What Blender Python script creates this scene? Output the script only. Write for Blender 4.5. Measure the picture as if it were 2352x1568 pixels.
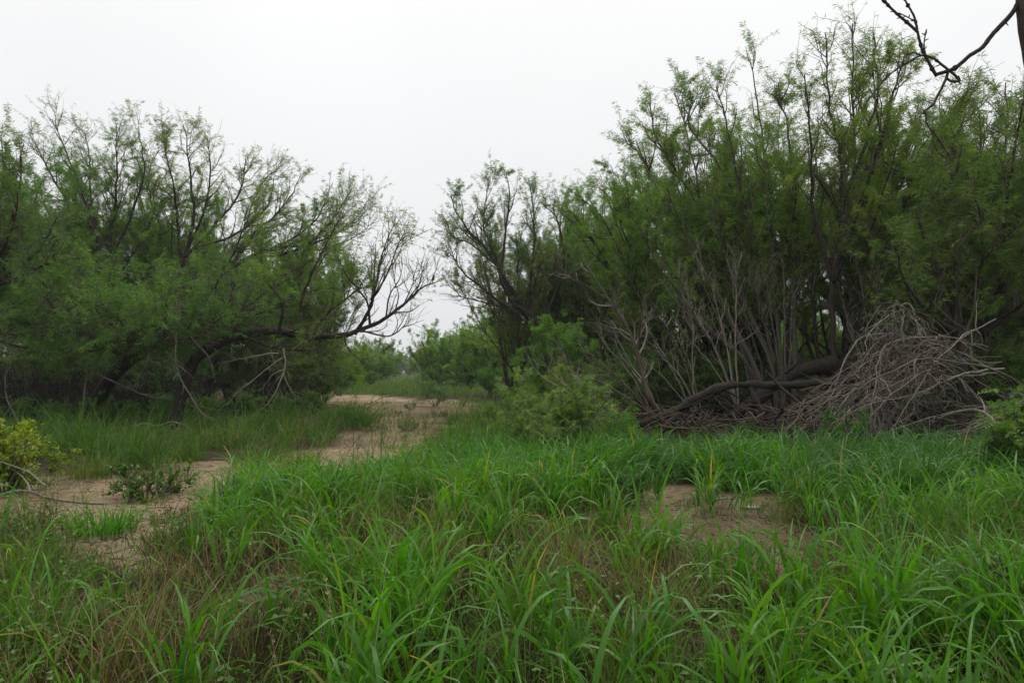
import bpy, math
import numpy as np

for o in list(bpy.data.objects):
    bpy.data.objects.remove(o)
sc = bpy.context.scene
C = sc.collection

# ------------------------------------------------------------------ camera
FP, CX, CY, HY = 1568.0, 1176.0, 784.0, 852.0     # measuring frame of the photograph: 2352 x 1568
CAM_H = 1.55
PITCH = math.atan((HY - CY) / FP)
cam_d = bpy.data.cameras.new('camera')
cam = bpy.data.objects.new('camera', cam_d)
C.objects.link(cam)
cam.location = (0, 0, CAM_H)
cam.rotation_euler = (math.pi / 2 + PITCH, 0, 0)
cam_d.lens = 24.0
cam_d.sensor_width = 36.0
cam_d.clip_start = 0.05
cam_d.clip_end = 6000
sc.camera = cam

# ------------------------------------------------------------------ overcast sky
SUN_EL, SUN_AZ = math.radians(72), math.radians(25)
world = bpy.data.worlds.new('World')
sc.world = world
world.use_nodes = True
nt = world.node_tree
nt.nodes.clear()
wout = nt.nodes.new('ShaderNodeOutputWorld')
wbg = nt.nodes.new('ShaderNodeBackground')
wbg.inputs['Strength'].default_value = 0.10
sky = nt.nodes.new('ShaderNodeTexSky')
sky.sky_type = 'NISHITA'
sky.sun_disc = False
sky.sun_elevation = SUN_EL
sky.sun_rotation = SUN_AZ
sky.air_density = 1.0
sky.dust_density = 6.0
tc = nt.nodes.new('ShaderNodeTexCoord')
sep = nt.nodes.new('ShaderNodeSeparateXYZ')
nt.links.new(tc.outputs['Generated'], sep.inputs[0])
ramp = nt.nodes.new('ShaderNodeValToRGB')           # overcast: grey at the horizon, brighter to the zenith
el = ramp.color_ramp.elements
el[0].position = 0.0
el[0].color = (0.40, 0.408, 0.418, 1)
el[1].position = 1.0
el[1].color = (1.0, 1.0, 1.0, 1)
e = ramp.color_ramp.elements.new(0.20)
e.color = (0.442, 0.446, 0.453, 1)
e = ramp.color_ramp.elements.new(0.48)
e.color = (0.50, 0.502, 0.505, 1)
nt.links.new(sep.outputs['Z'], ramp.inputs[0])
cn = nt.nodes.new('ShaderNodeTexNoise')              # faint cloud structure
cn.inputs['Scale'].default_value = 2.2
cn.inputs['Detail'].default_value = 3
nt.links.new(tc.outputs['Generated'], cn.inputs['Vector'])
cm = nt.nodes.new('ShaderNodeMapRange')
cm.inputs['To Min'].default_value = 18.6
cm.inputs['To Max'].default_value = 21.4
nt.links.new(cn.outputs['Fac'], cm.inputs['Value'])
sca = nt.nodes.new('ShaderNodeVectorMath')
sca.operation = 'SCALE'
nt.links.new(ramp.outputs[0], sca.inputs[0])
nt.links.new(cm.outputs[0], sca.inputs['Scale'])
hsv = nt.nodes.new('ShaderNodeHueSaturation')
hsv.inputs['Saturation'].default_value = 0.1
nt.links.new(sky.outputs[0], hsv.inputs['Color'])
mixw = nt.nodes.new('ShaderNodeMix')
mixw.data_type = 'RGBA'
mixw.inputs['Factor'].default_value = 0.97
nt.links.new(hsv.outputs[0], mixw.inputs['A'])
nt.links.new(sca.outputs[0], mixw.inputs['B'])
nt.links.new(mixw.outputs['Result'], wbg.inputs['Color'])
nt.links.new(wbg.outputs[0], wout.inputs[0])

sd = bpy.data.lights.new('sun', 'SUN')
sd.energy = 1.5
sd.angle = math.radians(40)
sd.color = (1.0, 0.965, 0.91)
sun = bpy.data.objects.new('sun', sd)
C.objects.link(sun)
sun.location = (0, 0, 40)
sun.rotation_euler = (math.pi / 2 - SUN_EL, 0, -SUN_AZ + math.pi)

sc.view_settings.view_transform = 'Standard'
sc.view_settings.look = 'None'
sc.view_settings.exposure = 0.0
sc.view_settings.gamma = 1.0
sc.view_settings.use_curve_mapping = False
cy = sc.cycles
cy.max_bounces = 5
cy.diffuse_bounces = 3
cy.glossy_bounces = 2
cy.transmission_bounces = 3
cy.transparent_max_bounces = 4
cy.volume_bounces = 1
cy.use_denoising = True
cy.denoiser = 'OPENIMAGEDENOISE'
cy.caustics_reflective = False
cy.caustics_refractive = False
cy.sample_clamp_indirect = 4

# ------------------------------------------------------------------ helpers: numbers
_cp, _sp = math.cos(PITCH), math.sin(PITCH)


def at(px, py, Y):
    """point at distance Y ahead of the camera seen at (px, py) of the measuring frame"""
    x, y = (px - CX) / FP, (CY - py) / FP
    dy, dz = _cp - y * _sp, _sp + y * _cp
    t = Y / dy
    return np.array((x * t, Y, CAM_H + dz * t))


def ground_at(px, py):
    Y = CAM_H * FP / (py - HY)
    return np.array(((px - CX) / FP * Y, Y))


def vnoise(x, y, scale, seed):
    x = np.asarray(x, float) / scale
    y = np.asarray(y, float) / scale
    xi, yi = np.floor(x).astype(np.int64), np.floor(y).astype(np.int64)
    fx, fy = x - xi, y - yi
    fx, fy = fx * fx * (3 - 2 * fx), fy * fy * (3 - 2 * fy)

    def h(a, b):
        n = (a * 374761393 + b * 668265263 + seed * 974634777) & 0xffffffff
        n = ((n ^ (n >> 13)) * 1274126177) & 0xffffffff
        return ((n ^ (n >> 16)) & 0xffff) / 65535.0
    return ((h(xi, yi) * (1 - fx) + h(xi + 1, yi) * fx) * (1 - fy)
            + (h(xi, yi + 1) * (1 - fx) + h(xi + 1, yi + 1) * fx) * fy)


def gz(x, y):
    """height of the ground"""
    x = np.asarray(x, float)
    y = np.asarray(y, float)
    d = np.sqrt(x * x + y * y)
    fade = np.clip((d - 1.5) / 4, 0, 1)
    z = fade * (0.16 * (vnoise(x, y, 3.1, 5) - .5) + 0.07 * (vnoise(x, y, 0.9, 6) - .5))
    z = z + fade * 0.03 * (vnoise(x, y, 0.35, 7) - .5)
    far = np.clip((d - 20) / 40, 0, 1)
    z = z + far * 0.25 * (vnoise(x, y, 22, 8) - .5)
    return z


def in_poly(x, y, poly):
    ins = np.zeros(np.shape(x), bool)
    n = len(poly)
    for i in range(n):
        x1, y1 = poly[i]
        x2, y2 = poly[(i + 1) % n]
        c = (y1 > y) != (y2 > y)
        with np.errstate(divide='ignore', invalid='ignore'):
            xx = (x2 - x1) * (y - y1) / (y2 - y1 + 1e-12) + x1
        ins ^= c & (x < xx)
    return ins


def gpoly(pts):
    return [tuple(ground_at(*p)) for p in pts]


SAND1 = gpoly([(-260, 1128), (0, 1116), (120, 1098), (270, 1106), (330, 1062), (420, 1050), (650, 1046), (780, 1015),
               (850, 975), (830, 945), (735, 928), (730, 904), (860, 905), (960, 916), (1100, 922), (1110, 940),
               (1020, 958), (1030, 990), (980, 1018), (960, 1045), (900, 1085), (800, 1120), (640, 1150), (500, 1200), (450, 1250),
               (440, 1325), (360, 1345), (250, 1320), (180, 1275), (100, 1268), (0, 1240), (-260, 1245)])
SAND2 = gpoly([(1330, 1176), (1420, 1158), (1500, 1134), (1560, 1118), (1640, 1122), (1700, 1138), (1790, 1136), (1840, 1156), (1862, 1200),
               (1905, 1290), (1800, 1265), (1700, 1245), (1600, 1270), (1530, 1240), (1440, 1250), (1320, 1215)])
SAND3 = [gpoly([(1500, 1250), (1640, 1240), (1820, 1260), (1930, 1300), (1850, 1340), (1700, 1300), (1560, 1300)]), gpoly([(1180, 1230), (1280, 1220), (1300, 1270), (1200, 1280)]), gpoly([(820, 1350), (900, 1330), (930, 1390), (850, 1400)]),
         gpoly([(480, 1330), (600, 1320), (620, 1380), (500, 1400)]), gpoly([(1950, 1380), (2040, 1360), (2080, 1430), (1980, 1440)]),
         gpoly([(1040, 1420), (1150, 1410), (1160, 1490), (1060, 1500)]), gpoly([(1450, 1450), (1600, 1430), (1620, 1568), (1450, 1568)]),
         gpoly([(1180, 1330), (1290, 1320), (1300, 1400), (1190, 1400)])]


def sand(x, y):
    """1 on bare ground, 0 where things grow"""
    x = np.asarray(x, float)
    y = np.asarray(y, float)
    wx = x + 0.9 * (vnoise(x, y, 0.7, 21) - .5) + 0.4 * (vnoise(x, y, 0.25, 22) - .5)
    wy = y + (0.8 + y * .03) * (vnoise(x, y, 0.7, 23) - .5) + 0.25 * (vnoise(x, y, 0.25, 24) - .5)
    m = in_poly(wx, wy, SAND1) | in_poly(wx, wy, SAND2)
    for p in SAND3:
        m |= in_poly(wx, wy, p)
    return m.astype(float)


# ------------------------------------------------------------------ helpers: meshes
class MB:
    def __init__(self):
        self.v, self.q, self.t, self.a, self.n = [], [], [], [], 0

    def add(self, v, quads=None, tris=None, tint=None):
        v = np.asarray(v, np.float32).reshape(-1, 3)
        if quads is not None and len(quads):
            self.q.append(np.asarray(quads, np.int64).reshape(-1, 4) + self.n)
        if tris is not None and len(tris):
            self.t.append(np.asarray(tris, np.int64).reshape(-1, 3) + self.n)
        self.v.append(v)
        self.a.append(np.full(len(v), 0.5, np.float32) if tint is None else np.asarray(tint, np.float32).reshape(-1))
        self.n += len(v)

    def mesh(self, name, origin=(0, 0, 0), smooth=True):
        me = bpy.data.meshes.new(name)
        v = np.concatenate(self.v) - np.asarray(origin, np.float32)
        q = np.concatenate(self.q) if self.q else np.zeros((0, 4), np.int64)
        t = np.concatenate(self.t) if self.t else np.zeros((0, 3), np.int64)
        me.vertices.add(len(v))
        me.vertices.foreach_set('co', v.astype(np.float32).ravel())
        nl = q.size + t.size
        me.loops.add(nl)
        me.loops.foreach_set('vertex_index', np.concatenate([q.ravel(), t.ravel()]).astype(np.int32))
        npoly = len(q) + len(t)
        me.polygons.add(npoly)
        st = np.concatenate([np.arange(len(q)) * 4, q.size + np.arange(len(t)) * 3]).astype(np.int32)
        me.polygons.foreach_set('loop_start', st)
        me.polygons.foreach_set('use_smooth', np.full(npoly, smooth, bool))
        at_ = me.attributes.new('tint', 'FLOAT', 'POINT')
        at_.data.foreach_set('value', np.concatenate(self.a))
        me.update()
        return me

    def build(self, name, mat, parent=None, origin=(0, 0, 0), smooth=True):
        me = self.mesh(name, origin, smooth)
        me.materials.append(mat)
        o = bpy.data.objects.new(name, me)
        C.objects.link(o)
        if parent is not None:
            o.parent = parent
        else:
            o.location = origin
        return o


def thing(name, label, cat, loc, group=None):
    o = bpy.data.objects.new(name, None)
    C.objects.link(o)
    o.empty_display_size = .2
    o.location = loc
    o['label'] = label
    o['category'] = cat
    if group:
        o['group'] = group
    return o


def tag(o, label, cat=None, group=None, kind=None):
    o['label'] = label
    if cat:
        o['category'] = cat
    if group:
        o['group'] = group
    if kind:
        o['kind'] = kind
    return o


def copy_tree(o, parent=None):
    c = o.copy()
    C.objects.link(c)
    c.parent = parent
    for ch in [x for x in o.children]:
        copy_tree(ch, c)
    return c


def unit(v):
    return v / (np.linalg.norm(v, axis=-1, keepdims=True) + 1e-9)


def spline(pts, K):
    """Catmull-Rom through the points, K samples"""
    p = np.asarray(pts, float)
    p = np.vstack([2 * p[0] - p[1], p, 2 * p[-1] - p[-2]])
    n = len(p) - 3
    u = np.linspace(0, n - 1e-6, K)
    i = u.astype(int)
    f = (u - i)[:, None]
    p0, p1, p2, p3 = p[i], p[i + 1], p[i + 2], p[i + 3]
    return .5 * ((2 * p1) + (-p0 + p2) * f + (2 * p0 - 5 * p1 + 4 * p2 - p3) * f ** 2 + (-p0 + 3 * p1 - 3 * p2 + p3) * f ** 3)


def wiggle(P, amp, rng):
    K = len(P)
    w = rng.normal(size=(K, 3)).cumsum(0)
    w -= np.linspace(0, 1, K)[:, None] * w[-1]
    L = np.linalg.norm(P[-1] - P[0])
    return P + w * amp * L / max(K, 1) ** .5 * .35


def tubes(mb, P, Rd, S, rng, tint=None, gnarl=0.0):
    """P (N,K,3) centre lines, Rd (N,K) radii, S sides"""
    N, K, _ = P.shape
    T = np.empty_like(P)
    T[:, 1:-1] = P[:, 2:] - P[:, :-2]
    T[:, 0] = P[:, 1] - P[:, 0]
    T[:, -1] = P[:, -1] - P[:, -2]
    T = unit(T)
    ref = unit(np.array([0.23, 0.93, 0.27]))
    U = unit(np.cross(T, np.broadcast_to(ref, T.shape)))
    V = np.cross(T, U)
    a = np.arange(S) / S * 2 * math.pi
    rr = np.repeat(Rd[:, :, None], S, 2)
    if gnarl:
        rr = rr * (1 + gnarl * rng.uniform(-1, 1, (N, K, S)))
    ring = P[:, :, None, :] + rr[..., None] * (np.cos(a)[:, None] * U[:, :, None, :] + np.sin(a)[:, None] * V[:, :, None, :])
    idx = np.arange(N * K * S).reshape(N, K, S)
    a0 = idx[:, :-1, :]
    a1 = np.roll(a0, -1, 2)
    b0 = idx[:, 1:, :]
    b1 = np.roll(b0, -1, 2)
    quads = np.stack([a0, a1, b1, b0], -1).reshape(-1, 4)
    tt = rng.uniform(0, 1, (N, 1, 1)) if tint is None else np.asarray(tint).reshape(N, 1, 1)
    mb.add(ring.reshape(-1, 3), quads=quads, tint=np.broadcast_to(tt, (N, K, S)).reshape(-1))


def grow(P0, D0, L, K, up, noise, rng):
    N = len(P0)
    out = np.empty((N, K + 1, 3))
    out[:, 0] = P0
    d = D0.copy()
    upv = np.zeros(3)
    upv[2] = 1
    up = np.broadcast_to(np.asarray(up, float), (N,))
    for k in range(K):
        d = unit(d + up[:, None] * upv / K * 2 + noise * rng.normal(size=(N, 3)))
        out[:, k + 1] = out[:, k] + d * (L / K)[:, None]
    return out


def side_dirs(T, ang, rng):
    """directions leaning away from T by ang"""
    r = rng.normal(size=T.shape)
    s = unit(r - T * (r * T).sum(-1, keepdims=True))
    return unit(T * np.cos(ang)[:, None] + s * np.sin(ang)[:, None])


def along(P, n_per, t0, t1, rng):
    """n_per[i] sample points on each curve: index, position, tangent, parameter"""
    N, K, _ = P.shape
    idx = np.repeat(np.arange(N), n_per)
    t = rng.uniform(t0, t1, len(idx))
    u = t * (K - 1)
    i = np.minimum(u.astype(int), K - 2)
    f = (u - i)[:, None]
    p = P[idx, i] * (1 - f) + P[idx, i + 1] * f
    T = unit(P[idx, i + 1] - P[idx, i])
    return idx, p, T, t


def leaves_fine(mb, P, D, L, W, tint, rng):
    """mesquite leaf: two slender drooping pinnae in a V; P base, D direction"""
    N = len(P)
    r = rng.normal(size=(N, 3))
    s = unit(r - D * (r * D).sum(-1, keepdims=True))
    vs, tn = [], []
    for sg in (-1, 1):
        d = unit(D + sg * s * .45)
        d2 = unit(d + np.array([0, 0, -.35]))
        r2 = rng.normal(size=(N, 3))
        n = unit(r2 - d * (r2 * d).sum(-1, keepdims=True))
        m = P + d * (L * .5)[:, None]
        vs.append(np.stack([P, m + n * (W * .5)[:, None], P + d * (L * .5)[:, None] + d2 * (L * .5)[:, None] - n * (W * .15)[:, None]], 1))
        tn.append(np.repeat(tint[:, None], 3, 1))
    V = np.concatenate(vs).reshape(-1, 3)
    mb.add(V, tris=np.arange(len(V)).reshape(-1, 3), tint=np.concatenate(tn).ravel())


def leaves_feather(mb, P, D, L, tint, rng, m=4, lw=.017):
    """a nearer mesquite leaf: two pinnae, each with m pairs of narrow leaflets"""
    N = len(P)
    r = rng.normal(size=(N, 3))
    s = unit(r - D * (r * D).sum(-1, keepdims=True))
    for sg in (-1, 1):
        d = unit(D + sg * s * .5)
        r2 = rng.normal(size=(N, 3)) * .6 + np.array([0, 0, 1.0])
        nn = unit(r2 - d * (r2 * d).sum(-1, keepdims=True))
        w = np.cross(d, nn)
        for k in range(m):
            f = (k + .6) / m
            c = P + d * (L * f)[:, None] + np.array([0, 0, -.25]) * (L * f * f)[:, None]
            ll = L * .36 * (1 - .45 * abs(f - .45))
            for s2 in (-1, 1):
                e = unit(w * s2 + d * .45 + nn * .15)
                tip = c + e * ll[:, None]
                b = d * (lw)
                V = np.stack([c - b * .6, c + b * .6, tip], 1).reshape(-1, 3)
                mb.add(V, tris=np.arange(len(V)).reshape(-1, 3), tint=np.repeat(tint, 3))


def leaves_round(mb, P, D, L, W, tint, rng):
    """small oval leaf, four corners, slightly folded"""
    N = len(P)
    r = rng.normal(size=(N, 3)) * .7 + np.array([0, 0, 1.0])
    nn = unit(r - D * (r * D).sum(-1, keepdims=True))
    w = np.cross(D, nn)
    m = P + D * (L * .45)[:, None]
    V = np.stack([P, m + w * (W * .5)[:, None] + nn * (W * .12)[:, None], P + D * L[:, None] - nn * (L * .12)[:, None],
                  m - w * (W * .5)[:, None] + nn * (W * .12)[:, None]], 1).reshape(-1, 3)
    mb.add(V, quads=np.arange(len(V)).reshape(-1, 4), tint=np.repeat(tint, 4))


# ------------------------------------------------------------------ materials
def nodemat(name):
    m = bpy.data.materials.new(name)
    m.use_nodes = True
    m.node_tree.nodes.clear()
    return m, m.node_tree.nodes, m.node_tree.links


def foliage_mat(name, cols, trans=.35, rough=.5, spec=.3, vary=.06):
    """leaf: colour by the leaf's own tint, light coming through the blade"""
    m, N, Lk = nodemat(name)
    out = N.new('ShaderNodeOutputMaterial')
    at_ = N.new('ShaderNodeAttribute')
    at_.attribute_name = 'tint'
    cr = N.new('ShaderNodeValToRGB')
    els = cr.color_ramp.elements
    els[0].position, els[0].color = cols[0][0], (*cols[0][1], 1)
    els[1].position, els[1].color = cols[-1][0], (*cols[-1][1], 1)
    for p, c in cols[1:-1]:
        e_ = els.new(p)
        e_.color = (*c, 1)
    Lk.new(at_.outputs['Fac'], cr.inputs[0])
    oi = N.new('ShaderNodeObjectInfo')
    mr = N.new('ShaderNodeMapRange')
    mr.inputs['To Min'].default_value = .5 - vary * .35
    mr.inputs['To Max'].default_value = .5 + vary * .35
    Lk.new(oi.outputs['Random'], mr.inputs['Value'])
    hs = N.new('ShaderNodeHueSaturation')
    Lk.new(mr.outputs[0], hs.inputs['Hue'])
    Lk.new(cr.outputs[0], hs.inputs['Color'])
    pb = N.new('ShaderNodeBsdfPrincipled')
    pb.inputs['Roughness'].default_value = rough
    pb.inputs['Specular IOR Level'].default_value = spec
    Lk.new(hs.outputs[0], pb.inputs['Base Color'])
    tr = N.new('ShaderNodeBsdfTranslucent')
    g = N.new('ShaderNodeMix')
    g.data_type = 'RGBA'
    g.blend_type = 'MULTIPLY'
    g.inputs['Factor'].default_value = 1
    g.inputs['B'].default_value = (1.25, 1.3, .55, 1)
    Lk.new(hs.outputs[0], g.inputs['A'])
    Lk.new(g.outputs['Result'], tr.inputs['Color'])
    mx = N.new('ShaderNodeMixShader')
    mx.inputs[0].default_value = trans
    Lk.new(pb.outputs[0], mx.inputs[1])
    Lk.new(tr.outputs[0], mx.inputs[2])
    Lk.new(mx.outputs[0], out.inputs[0])
    return m


def bark_mat(name, c0, c1, scale=14, bump=.6):
    m, N, Lk = nodemat(name)
    out = N.new('ShaderNodeOutputMaterial')
    pb = N.new('ShaderNodeBsdfPrincipled')
    pb.inputs['Roughness'].default_value = .9
    pb.inputs['Specular IOR Level'].default_value = .15
    tcn = N.new('ShaderNodeTexCoord')
    no = N.new('ShaderNodeTexNoise')
    no.inputs['Scale'].default_value = scale
    no.inputs['Detail'].default_value = 6
    no.inputs['Roughness'].default_value = .7
    Lk.new(tcn.outputs['Object'], no.inputs['Vector'])
    at_ = N.new('ShaderNodeAttribute')
    at_.attribute_name = 'tint'
    ad = N.new('ShaderNodeMath')
    ad.operation = 'MULTIPLY_ADD'
    ad.inputs[1].default_value = .45
    Lk.new(at_.outputs['Fac'], ad.inputs[0])
    Lk.new(no.outputs['Fac'], ad.inputs[2])
    mr = N.new('ShaderNodeMapRange')
    mr.inputs['From Min'].default_value = .45
    mr.inputs['From Max'].default_value = 1.0
    Lk.new(ad.outputs[0], mr.inputs['Value'])
    mx = N.new('ShaderNodeMix')
    mx.data_type = 'RGBA'
    mx.inputs['A'].default_value = (*c0, 1)
    mx.inputs['B'].default_value = (*c1, 1)
    Lk.new(mr.outputs[0], mx.inputs['Factor'])
    Lk.new(mx.outputs['Result'], pb.inputs['Base Color'])
    if bump:
        bp = N.new('ShaderNodeBump')
        bp.inputs['Strength'].default_value = bump
        bp.inputs['Distance'].default_value = .03
        Lk.new(no.outputs['Fac'], bp.inputs['Height'])
        Lk.new(bp.outputs[0], pb.inputs['Normal'])
    Lk.new(pb.outputs[0], out.inputs[0])
    return m


M = {}
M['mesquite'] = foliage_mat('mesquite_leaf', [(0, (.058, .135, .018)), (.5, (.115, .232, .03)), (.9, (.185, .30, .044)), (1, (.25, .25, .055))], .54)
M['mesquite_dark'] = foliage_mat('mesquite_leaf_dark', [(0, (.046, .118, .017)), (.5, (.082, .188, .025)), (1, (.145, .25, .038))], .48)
M['mesquite_grey'] = foliage_mat('mesquite_leaf_grey', [(0, (.068, .13, .036)), (.5, (.115, .205, .055)), (1, (.18, .26, .07))], .5)
M['mesquite_light'] = foliage_mat('mesquite_leaf_young', [(0, (.08, .16, .024)), (.6, (.125, .235, .036)), (1, (.18, .28, .05))], .48)
M['yellow_leaf'] = foliage_mat('yellow_green_leaf', [(0, (.14, .21, .010)), (.6, (.22, .30, .016)), (1, (.30, .35, .025))], .46, .5, .3, 0)
M['shrub'] = foliage_mat('shrub_leaf', [(0, (.04, .11, .014)), (.6, (.07, .18, .022)), (1, (.11, .22, .03))], .36, .4, .4)
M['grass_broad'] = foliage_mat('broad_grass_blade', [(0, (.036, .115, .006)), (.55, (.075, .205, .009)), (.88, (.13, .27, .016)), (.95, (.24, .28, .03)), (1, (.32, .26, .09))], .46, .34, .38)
M['grass_deep_shade'] = foliage_mat('deep_green_shade_toned_blade', [(0, (.026, .085, .012)), (.6, (.046, .135, .017)), (.93, (.075, .175, .022)), (1, (.2, .2, .05))], .4, .36, .32)  # deep green blade, albedo lowered to stand in for the trees' shade
M['grass_thin'] = foliage_mat('thin_grass_blade', [(0, (.036, .10, .007)), (.42, (.075, .16, .010)), (.68, (.11, .15, .02)), (.76, (.075, .05, .022)), (.9, (.12, .08, .04)), (1, (.26, .2, .11))], .36, .5, .35)
M['grass_mid'] = foliage_mat('meadow_grass_blade', [(0, (.03, .085, .009)), (.55, (.06, .14, .014)), (.9, (.105, .155, .025)), (1, (.22, .18, .09))], .42, .5, .25)
M['thatch'] = foliage_mat('gap_darkening_thatch', [(0, (.02, .026, .005)), (.5, (.036, .03, .011)), (1, (.075, .052, .025))], .25, .6, .15)  # dark brown thatch colour, added to deepen shade in the grass gaps
M['straw'] = foliage_mat('dry_straw', [(0, (.16, .11, .06)), (.5, (.3, .23, .13)), (1, (.45, .37, .24))], .2, .6, .3)
M['bark'] = bark_mat('dark_bark', (.012, .010, .008), (.055, .045, .036))
M['twig'] = bark_mat('brown_twig', (.04, .032, .024), (.15, .125, .098), 30, 0)
M['bark_grey'] = bark_mat('grey_stem_bark', (.05, .042, .034), (.17, .15, .125), 24, .4)
M['dead'] = bark_mat('weathered_dead_wood', (.058, .049, .039), (.25, .22, .182), 22, .4)
M['dead_dark'] = bark_mat('dark_dead_wood', (.022, .016, .012), (.10, .078, .06), 22, .4)
M['log_bark'] = bark_mat('rough_log_bark', (.005, .004, .003), (.034, .027, .022), 9, 1.0)
M['pale_wood'] = bark_mat('bleached_wood', (.16, .14, .12), (.36, .33, .29), 18, .3)
M['near_bark'] = bark_mat('near_branch_bark', (.018, .015, .013), (.075, .065, .058), 45, .6)


def ground_mat():
    m, N, Lk = nodemat('sandy_ground')
    out = N.new('ShaderNodeOutputMaterial')
    pb = N.new('ShaderNodeBsdfPrincipled')
    pb.inputs['Roughness'].default_value = .95
    pb.inputs['Specular IOR Level'].default_value = .1
    geo = N.new('ShaderNodeNewGeometry')

    def noise(scale, detail=5, rough=.6):
        n = N.new('ShaderNodeTexNoise')
        n.inputs['Scale'].default_value = scale
        n.inputs['Detail'].default_value = detail
        n.inputs['Roughness'].default_value = rough
        Lk.new(geo.outputs['Position'], n.inputs['Vector'])
        return n

    def ramp_(src, pts):
        r = N.new('ShaderNodeValToRGB')
        es = r.color_ramp.elements
        es[0].position, es[0].color = pts[0][0], (*pts[0][1], 1)
        es[1].position, es[1].color = pts[-1][0], (*pts[-1][1], 1)
        for p, c in pts[1:-1]:
            q = es.new(p)
            q.color = (*c, 1)
        Lk.new(src, r.inputs[0])
        return r

    def mix(f, a, b):
        x = N.new('ShaderNodeMix')
        x.data_type = 'RGBA'
        Lk.new(f, x.inputs['Factor'])
        Lk.new(a, x.inputs['A'])
        Lk.new(b, x.inputs['B'])
        return x.outputs['Result']
    n1, n2, n3 = noise(1.3), noise(9, 8, .7), noise(60, 4, .6)
    s1 = ramp_(n1.outputs['Fac'], [(.3, (.205, .145, .085)), (.52, (.305, .224, .135)), (.72, (.38, .288, .18))])
    s2 = ramp_(n2.outputs['Fac'], [(.38, (.085, .06, .034)), (.48, (.26, .196, .124)), (.7, (.39, .31, .208))])
    c = N.new('ShaderNodeMix')
    c.data_type = 'RGBA'
    c.inputs['Factor'].default_value = .5
    Lk.new(s1.outputs[0], c.inputs['A'])
    Lk.new(s2.outputs[0], c.inputs['B'])
    lit = ramp_(n3.outputs['Fac'], [(.36, (.06, .04, .022)), (.5, (.14, .098, .058)), (.66, (.25, .185, .118))])
    al = N.new('ShaderNodeAttribute')
    al.attribute_name = 'litter'
    col = mix(al.outputs['Fac'], c.outputs['Result'], lit.outputs[0])
    soil = ramp_(n3.outputs['Fac'], [(.3, (.025, .017, .010)), (.7, (.07, .048, .03))])
    as_ = N.new('ShaderNodeAttribute')
    as_.attribute_name = 'tint'
    col = mix(as_.outputs['Fac'], col, soil.outputs[0])
    Lk.new(col, pb.inputs['Base Color'])
    hm = N.new('ShaderNodeMath')
    hm.operation = 'MULTIPLY_ADD'
    hm.inputs[1].default_value = .35
    Lk.new(n3.outputs['Fac'], hm.inputs[0])
    Lk.new(n2.outputs['Fac'], hm.inputs[2])
    bp = N.new('ShaderNodeBump')
    bp.inputs['Strength'].default_value = 1.0
    bp.inputs['Distance'].default_value = .09
    Lk.new(hm.outputs[0], bp.inputs['Height'])
    Lk.new(bp.outputs[0], pb.inputs['Normal'])
    Lk.new(pb.outputs[0], out.inputs[0])
    return m


M['ground'] = ground_mat()

# ------------------------------------------------------------------ ground, one sheet to the horizon


def stretch(n, near, far, p):
    u = np.linspace(-1, 1, n)
    return np.sign(u) * (np.abs(u) * near + np.abs(u) ** p * far)


gx = stretch(200, 13, 2200, 9)
gy = np.concatenate([np.linspace(-40, 1.5, 14)[:-1], 1.5 + np.linspace(0, 1, 200) * 24 + np.linspace(0, 1, 200) ** 8 * 3500])
GX, GY = np.meshgrid(gx, gy)
GZ = gz(GX, GY)
gm = MB()
nx, ny = len(gx), len(gy)
ii = np.arange(nx * ny).reshape(ny, nx)
gq = np.stack([ii[:-1, :-1], ii[:-1, 1:], ii[1:, 1:], ii[1:, :-1]], -1).reshape(-1, 4)
_r = np.random.default_rng(9)
sm = np.mean([sand(GX.ravel() + _r.normal(0, .12, GX.size), GY.ravel() + _r.normal(0, .12, GX.size)) for _ in range(8)], 0)
gm.add(np.stack([GX, GY, GZ], -1).reshape(-1, 3), quads=gq, tint=1 - sm)
ground = gm.build('ground', M['ground'])
la = ground.data.attributes.new('litter', 'FLOAT', 'POINT')
lx, ly = GX.ravel(), GY.ravel()
lit = np.clip(in_poly(lx, ly, SAND2) * .5 + (lx > -.5) * (ly < 7) * .6 + np.clip((ly - 13) / 6, 0, 1) * np.clip((36 - ly) / 8, 0, 1) * (lx > -7) * .55
              + .45 * (vnoise(lx, ly, 1.1, 31) > .66), 0, 1)
la.data.foreach_set('value', lit.astype(np.float32))
ground['kind'] = 'structure'
ground['label'] = 'sandy pale brown ground with a track running between the trees'


# ------------------------------------------------------------------ trees
def limb_curve(pts, K, rng, wig=.05, ground_first=False, jitter=0):
    W_ = []
    for i, p in enumerate(pts):
        q = at(*p)
        W_.append(q)
    W_ = np.array(W_)
    if ground_first:
        W_[0, 2] = gz(W_[0, 0], W_[0, 1]) - .15
    return wiggle(spline(W_, K), wig, rng)


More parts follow.
